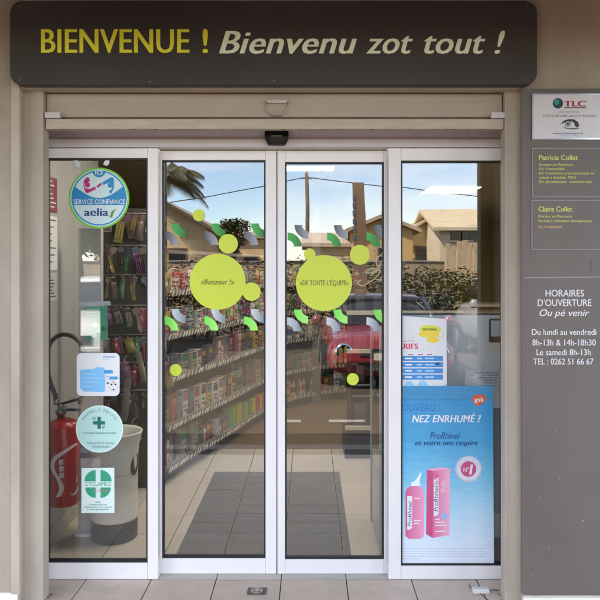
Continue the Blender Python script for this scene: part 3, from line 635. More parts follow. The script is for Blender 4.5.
text('Le samedi 8h-13h', 536.5, 590.8, 355.2, 6.0, yl2, wl, ib, .012); text('TEL : 0262 51 66 67', 533.2, 593.5, 364.5, 6.0, yl2, wl, ib, .012)
for k in range(3): box('vent_slot', PX(590.3, YB), PX(591.2, YB), YB - .0006, YB + .001, PZ(263 + k * 4, YB), PZ(260.5 + k * 4, YB), dark, ib, 0)
chip = mat('paint chip', (.55, .52, .49), .7)
for a, b, r in ((560, 478, .7), (571, 512, .5), (540, 498, .5), (583, 521, .6), (549, 548, .5), (590, 455, .5), (556, 430, .4), (578, 566, .5), (533, 575, .6)): flat('paint_chip', [(a + r * math.cos(t) * random.uniform(.6, 1.2), b + r * math.sin(t) * random.uniform(.6, 1.2)) for t in (0, 1.2, 2.4, 3.7, 5)], YB - .0006, chip, ib)
# security plaque
yq = yw - .004
tq = empty('security_plaque', (PX(570, yq), yq, PZ(139, yq)), 'white metal alarm company plaque with an eye and red TLC letters', 'plaque')
flat('plate', rrect(532.3, 612, 93.5, 139.5, 1.5), yq, mat('plaque rim', (.70, .70, .73), .25, metal=.6), tq, .003)
flat('face', rrect(534, 612, 95, 138, 2.2), yq - .0006, mat('plaque face', (.66, .62, .64), .35, .05, 3), tq)
q1 = yq - .0012; q2 = yq - .0018
flat('globe', circ(558, 103.3, 5.2, 28), q1, mat('globe dark', rgb(20, 60, 70)), tq); flat('globe_light', ell(556.8, 102, 2.6, 3), q2, mat('globe teal', rgb(40, 140, 130)), tq)
tr = mat('tlc red', rgb(165, 25, 35)); text('TLC', 564, 586, 106.5, 5.6, q1, tr, tq, .035)
flat('underline', [(564, 107.3), (586, 107.3), (586, 108.1), (564, 108.1)], q1, dark, tq)
text('une seule main', 558.5, 579.5, 112.5, 1.5, q1, dark, tq); text('TELESURVEILLANCE BAZAR', 542.5, 596, 117, 2.3, q1, mat('plaque grey', (.12, .12, .13)), tq, -.003)
flat('eye_lid', [(560, 124.5), (564, 120.5), (569, 119), (574, 119.3), (578, 122), (580, 127), (577, 124.5), (572, 121.5), (566, 121.8)], q1, dark, tq)
flat('iris', circ(567.8, 123.6, 2.9, 20), q1 - .0002, dark, tq); ringflat('iris_ring', 567.8, 123.6, 2.1, 1.5, q2, offwhite, tq, 20)
flat('eye_corner', [(574, 122.5), (578, 125), (578, 128), (575, 126)], q1, dark, tq); flat('lower_lid', [(562, 126.2), (568, 128), (575, 127.8), (580, 128.5), (574, 129.5), (566, 128.8)], q1, mat('plaque grey', (.12, .12, .13)), tq)
text('www.videosure.re', 552.8, 583, 134.2, 1.9, q1, navy, tq, .008); flat('rule', [(559, 135.6), (579, 135.6), (579, 136.1), (559, 136.1)], q1, mat('plaque line', (.4, .45, .6)), tq)

# ------------------------------------------------------------------ small things on the pavement
def on_floor(px, py): d = F * EYE / (py - 268); return (px - 310) / F * d, d - D0
x_, y_ = on_floor(257, 591.5)
fd = empty('floor_bolt_plate', (x_, y_, 0), 'small square metal plate with a round bolt hole in the pavement', 'floor plate')
box('plate', x_ - .047, x_ + .047, y_ - .035, y_ + .035, .0005, .004, mat('plate dark', (.10, .085, .075), .5, .2, 40, metal=.3), fd, .001)
lathe('ring', [(.030, .004), (.030, .006), (.022, .006), (.022, .0042)], (x_, y_, 0), mat('plate steel', (.45, .42, .38), .35, metal=.7), fd, 28)
lathe('bolt', [(.011, .004), (.011, .0075), (.007, .008)], (x_, y_, 0), mat('plate steel', (.45, .42, .38)), fd, 18)
x_, y_ = on_floor(481, 592.5)
sb_ = empty('door_stop_block', (x_, y_, 0), 'small white plastic block lying by the foot of the right frame', 'block')
box('body', x_ - .042, x_ + .038, y_ - .018, y_ + .012, .001, .024, mat('block white', (.66, .63, .60), .5, .06, 20), sb_, .004, 3)
tube('string', [(x_ - .03, y_ + .01, .02), (x_ - .045, y_ + .05, .004), (x_ - .035, y_ + .09, .003)], .0015, dark, sb_, 6)
tube('string', [(x_ + .038, y_ - .005, .012), (x_ + .06, y_ + .01, .008), (x_ + .09, y_ + .015, .004)], .0018, dark, sb_, 6)
tube('string', [(x_ - .01, y_ - .02, .006), (x_ + .004, y_ - .06, .003), (x_ + .02, y_ - .1, .003)], .0016, dark, sb_, 6)

# ------------------------------------------------------------------ shop interior
mt = empty('door_mat', (-.18, .95, 0), 'charcoal entrance mat of square tiles just inside the sliding doors', 'mat')
xs = [-.775, GX - GY, GX, GX + GY, .232]; ysl = [.125] + [.279 + .3225 * k for k in range(5)] + [1.84]
xs[0] = -.745
for i in range(len(xs) - 1):
    for j in range(len(ysl) - 1):
        if ysl[j + 1] - ysl[j] < .03: continue
        box('mat_tile', xs[i] + .004, xs[i + 1] - .004, ysl[j] + .004, ysl[j + 1] - .004, .0012, .006, mattile, mt, .001, 1)
# fire extinguisher on the left wall
ye = .42; se = sc(ye); cx = PX(63.5, ye); zb_, zt_ = PZ(503, ye), PZ(419, ye)
fe = empty('fire_extinguisher', (cx, ye, zb_), 'red fire extinguisher with black hose looped up, hung inside the left window', 'fire extinguisher')
rd = mat('extinguisher red', (.34, .012, .018), .3, .04, 5); r_ = .094
lathe('cylinder', [(.02, zb_ + .0), (r_ - .012, zb_), (r_ - .003, zb_ + .008), (r_, zb_ + .02), (r_, zt_ - .05), (r_ - .012, zt_ - .018), (r_ - .045, zt_ - .002), (.028, zt_ + .006), (.02, zt_ + .006)], (cx, ye, 0), rd, fe, 40)
zv = zt_ + .006
lathe('valve', [(.02, zv), (.022, zv + .02), (.03, zv + .024), (.03, zv + .045), (.018, zv + .05), (.018, zv + .08), (.008, zv + .085)], (cx - .015, ye, 0), mat('brass grey', (.25, .23, .2), .35, metal=.7), fe, 16)
bm = bmesh.new(); bbox(bm, cx - .03, cx + .11, ye - .012, ye + .012, zv + .07, zv + .085, .003); bmesh.ops.rotate(bm, verts=bm.verts, cent=(cx - .02, ye, zv + .075), matrix=Matrix.Rotation(R(-16), 3, 'Y')); fin('lever', bm, black, fe)
bm = bmesh.new(); bbox(bm, cx - .03, cx + .10, ye - .010, ye + .010, zv + .04, zv + .053, .003); fin('carry_handle', bm, black, fe)
lathe('gauge', [(.004, -.012), (.016, -.012), (.016, .004), (.004, .006)], (cx + .012, ye - .03, zv + .06), mat('gauge', (.1, .22, .34), .3), fe, 18, 'y')
hz = [(57.5, 403), (56, 394), (51.5, 382), (48, 368), (47.5, 354), (51, 343), (58, 336), (66, 334.5), (74, 337), (80, 343), (84, 352), (86, 364), (85.5, 378), (83, 392), (79, 404)]
hp = curvepts(hz, 4); tube('hose', [(PX(p.x, ye), ye - .02 + .03 * i / len(hp), PZ(p.y, ye)) for i, p in enumerate(hp)], .0125, black, fe, 10)
lathe('hose_collar', [(.013, 0), (.015, .004), (.015, .028), (.012, .032)], (PX(57.5, ye), ye - .02, PZ(404, ye)), mat('brass grey', (.25, .23, .2)), fe, 14)
def wrap(name, pts, m, rr, parent):
    """outline in pixels wrapped on the cylinder"""
    bm = bmesh.new(); v = []
    for a, b in pts:
        u = max(-.97, min(.97, (PX(a, ye) - cx) / r_)); th = math.asin(u); v.append(bm.verts.new((cx + rr * math.sin(th), ye - rr * math.cos(th), PZ(b, ye))))
    bm.faces.new(v); bmesh.ops.triangulate(bm, faces=bm.faces); return fin(name, bm, m, parent)
cl = mat('label white', (.62, .56, .55), .5)
A = curvepts([(78, 441), (68, 447), (60, 452), (56.5, 459), (58, 467), (62.5, 474), (65, 483), (62, 492)], 4); Bc = curvepts([(79.5, 443), (70, 449.5), (63, 455), (60.5, 461), (62, 467), (66.5, 474), (69.5, 483), (67, 491)], 4)
for i in range(len(A) - 1): wrap('label_band', [(A[i].x, A[i].y), (A[i + 1].x, A[i + 1].y), (Bc[i + 1].x, Bc[i + 1].y), (Bc[i].x, Bc[i].y)], cl, r_ + .0012, fe) if i % 1 == 0 else None
for (x, y) in ((65, 455), (65.2, 461.5), (65.4, 468)):
    wrap('label_mark', [(x, y), (x + 4, y), (x + 4, y + 1.2), (x + 1.2, y + 1.2), (x + 1.2, y + 2.2), (x + 4, y + 2.2), (x + 4, y + 3.2), (x + 1.2, y + 3.2), (x + 1.2, y + 4.2), (x + 4, y + 4.2), (x + 4, y + 5.2), (x, y + 5.2)], cl, r_ + .0012, fe)
wrap('label_stroke', [(68, 492), (74, 485), (79, 474), (79, 480), (75, 490)], cl, r_ + .0012, fe); wrap('label_stroke', [(75, 492), (78, 489), (79.5, 484), (79.5, 488), (78, 492)], cl, r_ + .0012, fe)
for (x, y) in ((50.5, 488), (50.5, 491.5)): wrap('label_mark', [(x, y), (x + 1, y + 1.4), (x + 2.4, y + 1.8), (x + 3.8, y + 1.4), (x + 4.4, y), (x + 3.4, y + .8), (x + 2.3, y + 1.1), (x + 1.2, y + .8)], cl, r_ + .0012, fe)
box('wall_bracket', -1.498, cx - .05, ye - .03, ye + .03, zb_ + .2, zb_ + .24, black, fe, .002)
# cream cylindrical bin
yc = .56; cbx = PX(114.5, yc); hz_ = PZ(431, yc)
cb = empty('cream_collection_bin', (cbx, yc, 0), 'cream cylindrical collection bin with black base and flared top, left window', 'bin')
lathe('base', [(.05, .001), (.128, .001), (.133, .008), (.133, .113), (.12, .115)], (cbx, yc, 0), mat('bin base', (.022, .022, .025), .45, .1, 10), cb, 44)
crm = mat('bin cream', (.80, .785, .72), .38, .03, 3)
lathe('drum', [(.12, .1152), (.134, .118), (.135, .13), (.135, .38), (.137, hz_ - .14), (.143, hz_ - .08), (.160, hz_ - .01), (.163, hz_), (.158, hz_ + .003), (.150, hz_ - .012), (.125, hz_ - .1), (.122, .2), (.05, .19)], (cbx, yc, 0), crm, cb, 48)
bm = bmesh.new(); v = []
for k in range(24):                                                   # flat dark patch on the drum, hand hole shade put into its colour
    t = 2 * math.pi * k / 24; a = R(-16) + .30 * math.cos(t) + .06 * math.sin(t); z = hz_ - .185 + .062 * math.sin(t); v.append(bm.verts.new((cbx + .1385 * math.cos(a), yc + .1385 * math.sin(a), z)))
bm.faces.new(v); fin('hand_hole_shade', bm, mat('hole shade', (.10, .095, .08), .8), cb)
lathe('seam_ring', [(.1352, .39), (.1362, .392), (.1352, .394)], (cbx, yc, 0), mat('bin seam', (.40, .38, .33), .5), cb, 48)
# white narrow banner behind the bin
wb = empty('white_display_column', (PX(88, .60), .62, 0), 'narrow white display column behind the cream bin', 'display')
box('panel', PX(78, .58), PX(101, .58), .58, .63, .02, PZ(228, .58), mat('banner white', (.38, .40, .41), .45, .03, 2), wb, .004)
box('foot', PX(76, .58), PX(103, .58), .55, .67, .001, .019, alu, wb, .004)
# notices on the return wall
for k, (y0, z0, z1, m_, lb_) in enumerate(((.40, PZ(212, .47), PZ(177, .47), mat('notice red', (.20, .018, .03), .5, .1, 20), 'red notice highest on the left return wall'), (.40, PZ(270, .47), PZ(216, .47), offwhite, 'white printed notice in the middle of the left return wall'), (.40, PZ(301, .47), PZ(273, .47), mat('notice grey', (.5, .5, .48), .6), 'lowest pale notice on the left return wall'))):
    e = empty('wall_notice', (-1.495, y0 + .08, z0), lb_, 'notice', 'notices on the left return wall')
    box('sheet', -1.4985, -1.4965, y0, y0 + .16, z0, z1, m_, e, 0)
    bm = bmesh.new()
    for j in range(7): zz = z1 - .02 - j * (z1 - z0 - .03) / 7; bbox(bm, -1.4963, -1.4957, y0 + .02, y0 + random.uniform(.06, .145), zz - .007, zz)
    fin('printed_lines', bm, dark if k else offwhite, e)

# ---- curved shelving
PTH = curvepts([(-1.04, 1.48), (-.93, 1.95), (-.74, 2.6), (-.50, 3.55), (-.20, 4.25), (.25, 4.7), (.8, 4.9)], 5)
def along(s):
    acc = 0
    for a, b in zip(PTH, PTH[1:]):
        L = (b - a).length
        if acc + L >= s: t = (b - a).normalized(); return a + t * (s - acc), t
        acc += L
    t = (PTH[-1] - PTH[-2]).normalized(); return PTH[-1], t
PL = sum((b - a).length for a, b in zip(PTH, PTH[1:]))
gd = empty('curved_shelving', (-1.04, 1.48, 0), 'long curved shelving unit stocked with boxed products left of the aisle', 'shelving')
shm = mat('shelf grey', (.20, .185, .165), .45, .05, 5); rail = mat('price rail', (.13, .115, .10), .4, .1, 12); tagm = mat('price tag', (.74, .72, .68), .5)
def strip(name, o0, o1, z0, z1, m, parent, s0=0, s1=None):
    s1 = PL if s1 is None else s1; bm = bmesh.new(); rows_ = []; n = 26
    for i in range(n + 1):
        p, t = along(s0 + (s1 - s0) * i / n); nn_ = Vector((t.y, -t.x, 0))
        rows_.append([bm.verts.new((p.x + nn_.x * o, p.y + nn_.y * o, z)) for o, z in ((o0, z0), (o1, z0), (o1, z1), (o0, z1))])
    for a, b in zip(rows_, rows_[1:]):
        for k in range(4): bm.faces.new((a[k], a[(k + 1) % 4], b[(k + 1) % 4], b[k]))
    bm.faces.new(rows_[0]); bm.faces.new(rows_[-1][::-1]); return fin(name, bm, m, parent)
LEV = [.13, .43, .78, 1.10, 1.42]
strip('back_panel', -.40, -.37, .10, 1.70, mat('shelf back', (.07, .063, .055), .6), gd); strip('plinth', -.36, -.06, .001, .10, mat('plinth dark', (.018, .017, .016), .6), gd); strip('top_panel', -.40, -.1, 1.703, 1.73, shm, gd)
tgb = bmesh.new(); bbox(tgb, -.008, .008, -.003, .003, -.026, .018, .001, 1); tgm = bpy.data.meshes.new('price_tag'); tgb.to_mesh(tgm); tgb.free(); tgm.materials.append(tagm)
for z in LEV:
    s_ = strip('shelf', -.365, -.002, z - .022, z, shm, gd); strip('price_rail', 0, .008, z - .034, z + .006, rail, s_)
    s = .03
    while s < PL * .95:
        p, t = along(s); o = bpy.data.objects.new('price_tag', tgm); C.objects.link(o); o.parent = gd; nn_ = Vector((t.y, -t.x, 0))
        q = p + nn_ * .014; o.location = Vector((q.x, q.y, z - .013)) - gd.location; o.rotation_euler = (R(18), random.uniform(-.5, .5), math.atan2(t.y, t.x)); s += random.uniform(.035, .075)
# products
pk1 = palette('package body', [(.40, .36, .30), (.27, .21, .16), (.50, .48, .45), (.07, .065, .06), (.36, .31, .24), (.10, .14, .22), (.46, .42, .37), (.30, .06, .06), (.52, .50, .48), (.09, .19, .11), (.44, .33, .08), (.18, .15, .13), (.34, .19, .17), (.05, .05, .055)])
pk2 = palette('package print', [(.32, .04, .04), (.06, .12, .26), (.36, .22, .06), (.05, .2, .10), (.12, .10, .08), (.42, .32, .06), (.30, .12, .14), (.05, .05, .05), (.08, .2, .24), (.55, .53, .50), (.2, .05, .16)])
pk3 = palette('bright package', [(.60, .42, .03), (.10, .35, .10), (.60, .45, .05), (.30, .40, .12), (.45, .08, .10), (.55, .40, .04)])
def carton():
    me = bpy.data.meshes.new('product_box'); bm = bmesh.new(); bbox(bm, -.5, .5, 0, 1, 0, 1, .02, 1)
    for f in bm.faces: f.material_index = 0
    def panel(x0, x1, z0, z1, mi):
        f = bm.faces.new([bm.verts.new(p) for p in ((x0, -.012, z0), (x1, -.012, z0), (x1, -.012, z1), (x0, -.012, z1))]); f.material_index = mi
    panel(-.44, .44, .58, .88, 1); panel(-.36, .1, .18, .26, 1); panel(-.36, .28, .34, .42, 1); panel(.2, .42, .06, .24, 2); panel(-.44, .44, .9, .97, 2)
    bm.to_mesh(me); bm.free(); me.materials.append(pk1); me.materials.append(pk2); me.materials.append(mat('package ink', (.03, .03, .035), .5)); return me
def bottle():
    me = bpy.data.meshes.new('product_bottle'); bm = bmesh.new(); lathe_bm(bm, [(.4, 0), (.5, .03), (.5, .62), (.42, .72), (.2, .78), (.2, .82)], (0, .5, 0), 10); n0 = len(bm.faces)
    lathe_bm(bm, [(.26, .815), (.26, .98), (.2, 1)], (0, .5, 0), 10); lathe_bm(bm, [(.512, .2), (.514, .21), (.514, .5), (.512, .51)], (0, .5, 0), 10)
    for i, f in enumerate(bm.faces): f.material_index = 0 if i < n0 else 1
    bm.to_mesh(me); bm.free(); me.materials.append(pk1); me.materials.append(pk2); return me
hp1 = palette('hang card', [(.16, .15, .14), (.05, .05, .055), (.13, .06, .11), (.2, .18, .15), (.06, .08, .12), (.24, .2, .16), (.03, .03, .03)], .3)
hp2 = palette('hang content', [(.10, .10, .10), (.22, .05, .07), (.06, .1, .2), (.24, .19, .05), (.16, .12, .1), (.04, .04, .04), (.14, .05, .13), (.05, .13, .07), (.3, .29, .27), (.2, .19, .18), (.12, .12, .13)], .18)
hp3 = palette('hang header', [(.14, .13, .12), (.45, .43, .41), (.2, .04, .05), (.05, .08, .16), (.09, .08, .08), (.3, .23, .05), (.5, .48, .46)], .4)
def hangpack(kind):
    me = bpy.data.meshes.new('hanging_pack'); bm = bmesh.new()
    bbox(bm, -.5, .5, -.02, .02, -.24, 0, .012, 1); n0 = len(bm.faces)
    if kind == 0:                                                     # pillow bag
        g = 7; V = [[[bm.verts.new(((i / g - .5) * (1 + .06 * math.sin(j * 2.3)), sd * .26 * (math.sin(math.pi * i / g) * math.sin(math.pi * j / g)) ** .6 * (1 + .25 * math.sin(i * 1.9 + j * 2.7)), -.22 - .78 * j / g)) for j in range(g + 1)] for i in range(g + 1)] for sd in (-1, 1)]
        for v in V:
            for i in range(g):
                for j in range(g): bm.faces.new((v[i][j], v[i + 1][j], v[i + 1][j + 1], v[i][j + 1]))
    elif kind == 1:                                                   # card with a row of small items under a blister
        bbox(bm, -.5, .5, -.02, .02, -1, -.241, .012, 1)
        for q in (-.3, 0, .3): lathe_bm(bm, [(.02, -.92), (.12, -.88), (.13, -.5), (.06, -.42), (.05, -.3)], (q, -.10, 0), 8)
    else:                                                             # slim brush or comb on a strip
        bbox(bm, -.2, .2, -.05, .03, -1, -.241, .02, 1); lathe_bm(bm, [(.05, -.97), (.16, -.95), (.2, -.8), (.12, -.7), (.09, -.35)], (0, -.14, 0), 8)
    for i, f in enumerate(bm.faces): f.material_index = 2 if i < n0 else (0 if kind and i < n0 + 18 else 1)
    bmesh.ops.recalc_face_normals(bm, faces=bm.faces); bm.to_mesh(me); bm.free()
    for m_ in (hp1, hp2, hp3): me.materials.append(m_)
    for p in me.polygons: p.use_smooth = kind == 0
    return me
CM, BM_, HMS = carton(), bottle(), [hangpack(k) for k in range(3)]
CB = CM.copy(); CB.name = 'bright_box'; CB.materials.clear(); CB.materials.append(pk3); CB.materials.append(white)
CD = CM.copy(); CD.materials.clear(); CD.materials.append(palette('dark package', [(.03, .03, .032), (.05, .045, .045), (.08, .02, .025), (.04, .05, .06)])); CD.materials.append(palette('dark package print', [(.12, .11, .1), (.15, .05, .06), (.07, .09, .12)]))
words = ['lowest', 'second', 'third', 'fourth', 'top']
for li, z in enumerate(LEV):
    s = .03; cnt = 0; gap = (LEV[li + 1] if li < 4 else 1.70) - z - .05; run = 0
    while s < PL * .97:
        if run <= 0: run = random.randint(3, 7); kind = random.random(); bw = random.uniform(.045, .105); bh = gap * random.uniform(.55, .97); dp_ = random.uniform(.05, .09); bright = (li == 0 and 1.1 < s < 2.4) or random.random() < .015
        run -= 1; p, t = along(s + bw / 2); nn_ = Vector((t.y, -t.x, 0)); back = random.uniform(.02, .045)
        me = CB if bright else (BM_ if kind < .22 else CM); nm = 'product_bottle' if me is BM_ else 'product_box'
        o = bpy.data.objects.new(nm, me); C.objects.link(o); o.location = (p.x - nn_.x * back, p.y - nn_.y * back, z + .0005)
        o.rotation_euler = (0, 0, math.atan2(t.y, t.x) + random.uniform(-.03, .03)); wd_ = bw * .93
        o.scale = (wd_ if me is not BM_ else min(wd_, .07), dp_ if me is not BM_ else min(wd_, .07), bh * random.uniform(.86, 1.0))
        cnt += 1; tag(o, f'{nth(cnt)} item from the door end, a small {"bottle" if me is BM_ else "box"}, on {words[li]} curved shelf', 'bottle' if me is BM_ else 'product box', f'products on the {words[li]} curved shelf'); s += bw + random.uniform(.002, .012) + (random.uniform(.01, .07) if run == 0 else 0)
# ---- end rack with hanging packs
e0, e1 = Vector((-1.47, 1.40, 0)), Vector((-1.05, 1.47, 0)); et = (e1 - e0).normalized(); en = Vector((et.y, -et.x, 0))
er = empty('hanging_display_rack', (e0.x, e0.y, 0), 'dark peg rack of hanging packs behind the left side window', 'rack')
bm = bmesh.new(); 
for a, b, z0, z1 in ((0, .006, .3, 2.0),):
    P = [e0 - en * .01, e1 - en * .01, e1 - en * .03, e0 - en * .03]; vs = [[bm.verts.new((p.x, p.y, z)) for p in P] for z in (.002, 2.02)]
    bm.faces.new(vs[0][::-1]); bm.faces.new(vs[1])
    for k in range(4): bm.faces.new((vs[0][k], vs[0][(k + 1) % 4], vs[1][(k + 1) % 4], vs[1][k]))
fin('back_board', bm, mat('peg board', (.05, .047, .045), .6), er)
for row, zt in enumerate((1.97, 1.74, 1.53, 1.31, 1.10, .90, .70)):
    tube('rail', [e0 + en * .004 + Vector((0, 0, zt + .012)), e1 + en * .004 + Vector((0, 0, zt + .012))], .005, mat('zinc', (.4, .36, .3)), er, 6)
    for k in range(9):
        u = .03 + k * .049 + random.uniform(-.012, .012); base = e0 + et * u
        tube('peg', [base + Vector((0, 0, zt)), base + en * .13 + Vector((0, 0, zt)), base + en * .145 + Vector((0, 0, zt + .012))], .0025, mat('zinc', (.4, .36, .3)), er, 5)
        o = bpy.data.objects.new('hanging_pack', HMS[random.choice((0, 0, 1, 1, 2))]); C.objects.link(o); q = base + en * random.uniform(.05, .12); o.location = (q.x, q.y, zt - .004)
        o.scale = (random.uniform(.035, .07), random.uniform(.05, .12), random.uniform(.10, .20)); o.rotation_euler = (random.uniform(-.15, .15), random.uniform(-.28, .28), math.atan2(et.y, et.x) + random.uniform(-.7, .7))
        tag(o, f'{nth(k + 1)} blister pack from the left in the {("top", "second", "third", "fourth", "fifth", "sixth", "lowest")[row]} row of the peg rack', 'hanging pack', f'hanging packs in the {("top", "second", "third", "fourth", "fifth", "sixth", "lowest")[row]} row')
# bright long items hanging at the front of the rack
for (px0, py0, px1, py1, w__, c, lb_) in ((128, 378, 123, 418, .030, (.50, .36, .02), 'long yellow tube pack hanging low on the peg rack'), (138, 352, 144, 380, .030, (.10, .38, .14), 'green pouch hanging tilted on the peg rack'), (132, 425, 138, 440, .04, (.55, .36, .03), 'yellow rounded pack just above the cream bin'), (124, 362, 128, 380, .035, (.22, .05, .2), 'purple pouch hanging beside the yellow tube pack')):
    yy = 1.20; P = [(PX(px0, yy), yy, PZ(py0, yy)), (PX(px1, yy), yy, PZ(py1, yy))]; L_ = (Vector(P[1]) - Vector(P[0])).length
    e = empty('hanging_pouch', P[0], lb_, 'hanging pack'); me = HMS[0].copy(); me.materials.clear()
    for m_ in (hp1, mat('pouch' + lb_, c, .3, .35, 9), hp3): me.materials.append(m_)
    o = bpy.data.objects.new('pouch', me); C.objects.link(o); o.parent = e; o.scale = (w__ * 1.7, .05, L_ * 1.1); o.rotation_euler = (.05, math.atan2(P[0][0] - P[1][0], P[0][2] - P[1][2]), random.uniform(-.4, .4))
    tube('hook', [P[0], (P[0][0], yy + .03, P[0][2] + .03), (P[0][0], 1.40, P[0][2] + .03)], .0025, mat('zinc', (.4, .36, .3)), e, 5)
# ---- black display stand on the right
bx0 = .31; bd = empty('black_display_stand', (.6, 2.4, 0), 'black shelving stand with pale price rails right of the aisle', 'display stand')
blk = mat('stand black', (.014, .014, .016), .35)
box('plinth', bx0 - .02, 1.3, 2.22, 2.75, .001, .18, blk, bd, .006); box('back_panel', bx0 + .04, 1.3, 2.66, 2.70, .181, 1.36, blk, bd, .004); box('side_panel', bx0 + .02, bx0 + .045, 2.34, 2.655, .181, 1.36, blk, bd, .004)
for z in (.235, .505, .60, .885, 1.21):
    s_ = box('shelf', bx0 + .047, 1.3, 2.33, 2.655, z - .02, z, blk, bd, .002)
    if z not in (.505, .60): box('price_rail', bx0 - .0 if z > .3 else bx0 - .015, 1.3, 2.30, 2.325, z - .018, z + .018, mat('stand rail', (.55, .50, .42), .4), bd, .003)
    else: box('price_rail', bx0 + .05, 1.3, 2.315, 2.327, z - .008, z + .004, mat('stand rail grey', (.2, .2, .2), .4), bd, .001)
for k, (z, n) in enumerate(((.235, 5), (.605, 5), (.887, 6), (1.212, 6))):
    for j in range(n):
        o = bpy.data.objects.new('product_box', CD); C.objects.link(o); o.location = (bx0 + .12 + j * .15, 2.40, z + .001); o.scale = (random.uniform(.07, .12), .08, random.uniform(.12, .2)); o.rotation_euler = (0, 0, random.uniform(-.1, .1))
        tag(o, f'{nth(j + 1)} product box from the left on the {("lowest", "second", "third", "top")[k]} level of the black display stand', 'product box', 'products on the black display stand')
# ---- basket stand and post in the middle of the shop
YM = 5.3; gs2 = empty('basket_stand', (PX(296, YM), YM, 0), 'dark wire stand holding green and yellow baskets in mid shop', 'stand')
for px in (286, 308):
    for yy in (YM - .12, YM + .12): tube('post', [(PX(px, YM), yy, .001), (PX(px, YM), yy, PZ(296, YM))], .012, black, gs2, 8)
for a, b, c, nm in ((366, 382, (.02, .13, .08), 'green'), (352, 361, (.30, .22, .03), 'yellow'), (330, 348, (.02, .12, .08), 'green'), (305, 322, (.05, .045, .04), 'dark')):
    bm = bmesh.new(); bbox(bm, PX(287.5, YM), PX(306.5, YM), YM - .17, YM + .17, PZ(b, YM), PZ(a, YM), .02, 2)
    for v in bm.verts:
        if v.co.z < (PZ(a, YM) + PZ(b, YM)) / 2: v.co.x += (PX(297, YM) - v.co.x) * .12
    bmesh.ops.delete(bm, geom=[max(bm.faces, key=lambda f: f.calc_center_median().z)], context='FACES'); fin('basket', bm, mat('basket ' + nm, c, .5, .2, 30), gs2)
pc = empty('grey_shop_column', (PX(316, 4.6), 4.6, 0), 'slim grey square column standing in the middle of the shop', 'column')
box('shaft', PX(312, 4.6), PX(320.5, 4.6), 4.55, 4.65, .02, 2.618, mat('column grey', (.10, .095, .09), .6, .05, 3), pc, .006); box('base', PX(310.5, 4.6), PX(322, 4.6), 4.53, 4.67, .0015, .019, mat('column base', (.14, .13, .12)), pc, .003)
# ---- service counter and rear shelves
ct = empty('service_counter', (1.2, 7.2, 0), 'long service counter at the back of the shop', 'counter')
box('body', -.2, 3.2, 6.9, 7.5, .0015, 1.0, mat('counter wood', (.24, .17, .10), .5, .2, 4, stretch=(1, 1, 8)), ct, .006); box('worktop', -.25, 3.25, 6.85, 7.55, 1.001, 1.04, mat('counter top', (.4, .37, .32), .3), ct, .004)
for k in range(3):
    x = -1.6 + k * 1.7; e = empty('rear_shelf_unit', (x, 10.7, 0), f'{("left", "middle", "right")[k]} stocked wooden shelf unit on the rear wall', 'shelf')
    box('carcass', x - .8, x + .8, 10.93, 10.99, .0015, 2.2, mat('rear unit', (.22, .18, .13), .6), e, .004)
    for z in (.3, .7, 1.1, 1.5, 1.9): box('shelf', x - .8, x + .8, 10.6, 10.925, z - .02, z, mat('rear shelf', (.35, .31, .26), .5), e, .002)
# ---- ceiling light panels; entrance and second-row ones unseen, added to light the front
lm = emit('lit panel', (1, .95, .86), 4.0)
for k, (x0, x1, y0, y1, lb_) in enumerate(((-.36, .24, 3.30, 3.62, 'lit ceiling panel seen through the top of the right door leaf'), (1.50, 2.14, 5.05, 5.80, 'lit ceiling panel seen through the right side window'), (-.9, -.35, .42, .78, 'added unseen ceiling panel lighting the entrance, left'), (.25, .8, .42, .78, 'added unseen ceiling panel lighting the entrance, right'), (-.1, .5, 1.95, 2.3, 'added unseen ceiling panel in the second row behind the doors'))):
    e = empty('ceiling_light', ((x0 + x1) / 2, (y0 + y1) / 2, 2.60), lb_, 'ceiling light', 'ceiling light panels')
    box('diffuser', x0, x1, y0, y1, 2.600, 2.612, lm, e, .001, 1)
    bm = bmesh.new()
    for q in ((x0 - .02, x0 - .001, y0 - .02, y1 + .02), (x1 + .001, x1 + .02, y0 - .02, y1 + .02), (x0 - .0005, x1 + .0005, y0 - .02, y0 - .001), (x0 - .0005, x1 + .0005, y1 + .001, y1 + .02)): bbox(bm, q[0], q[1], q[2], q[3], 2.598, 2.6185)
    fin('frame', bm, alu, e)

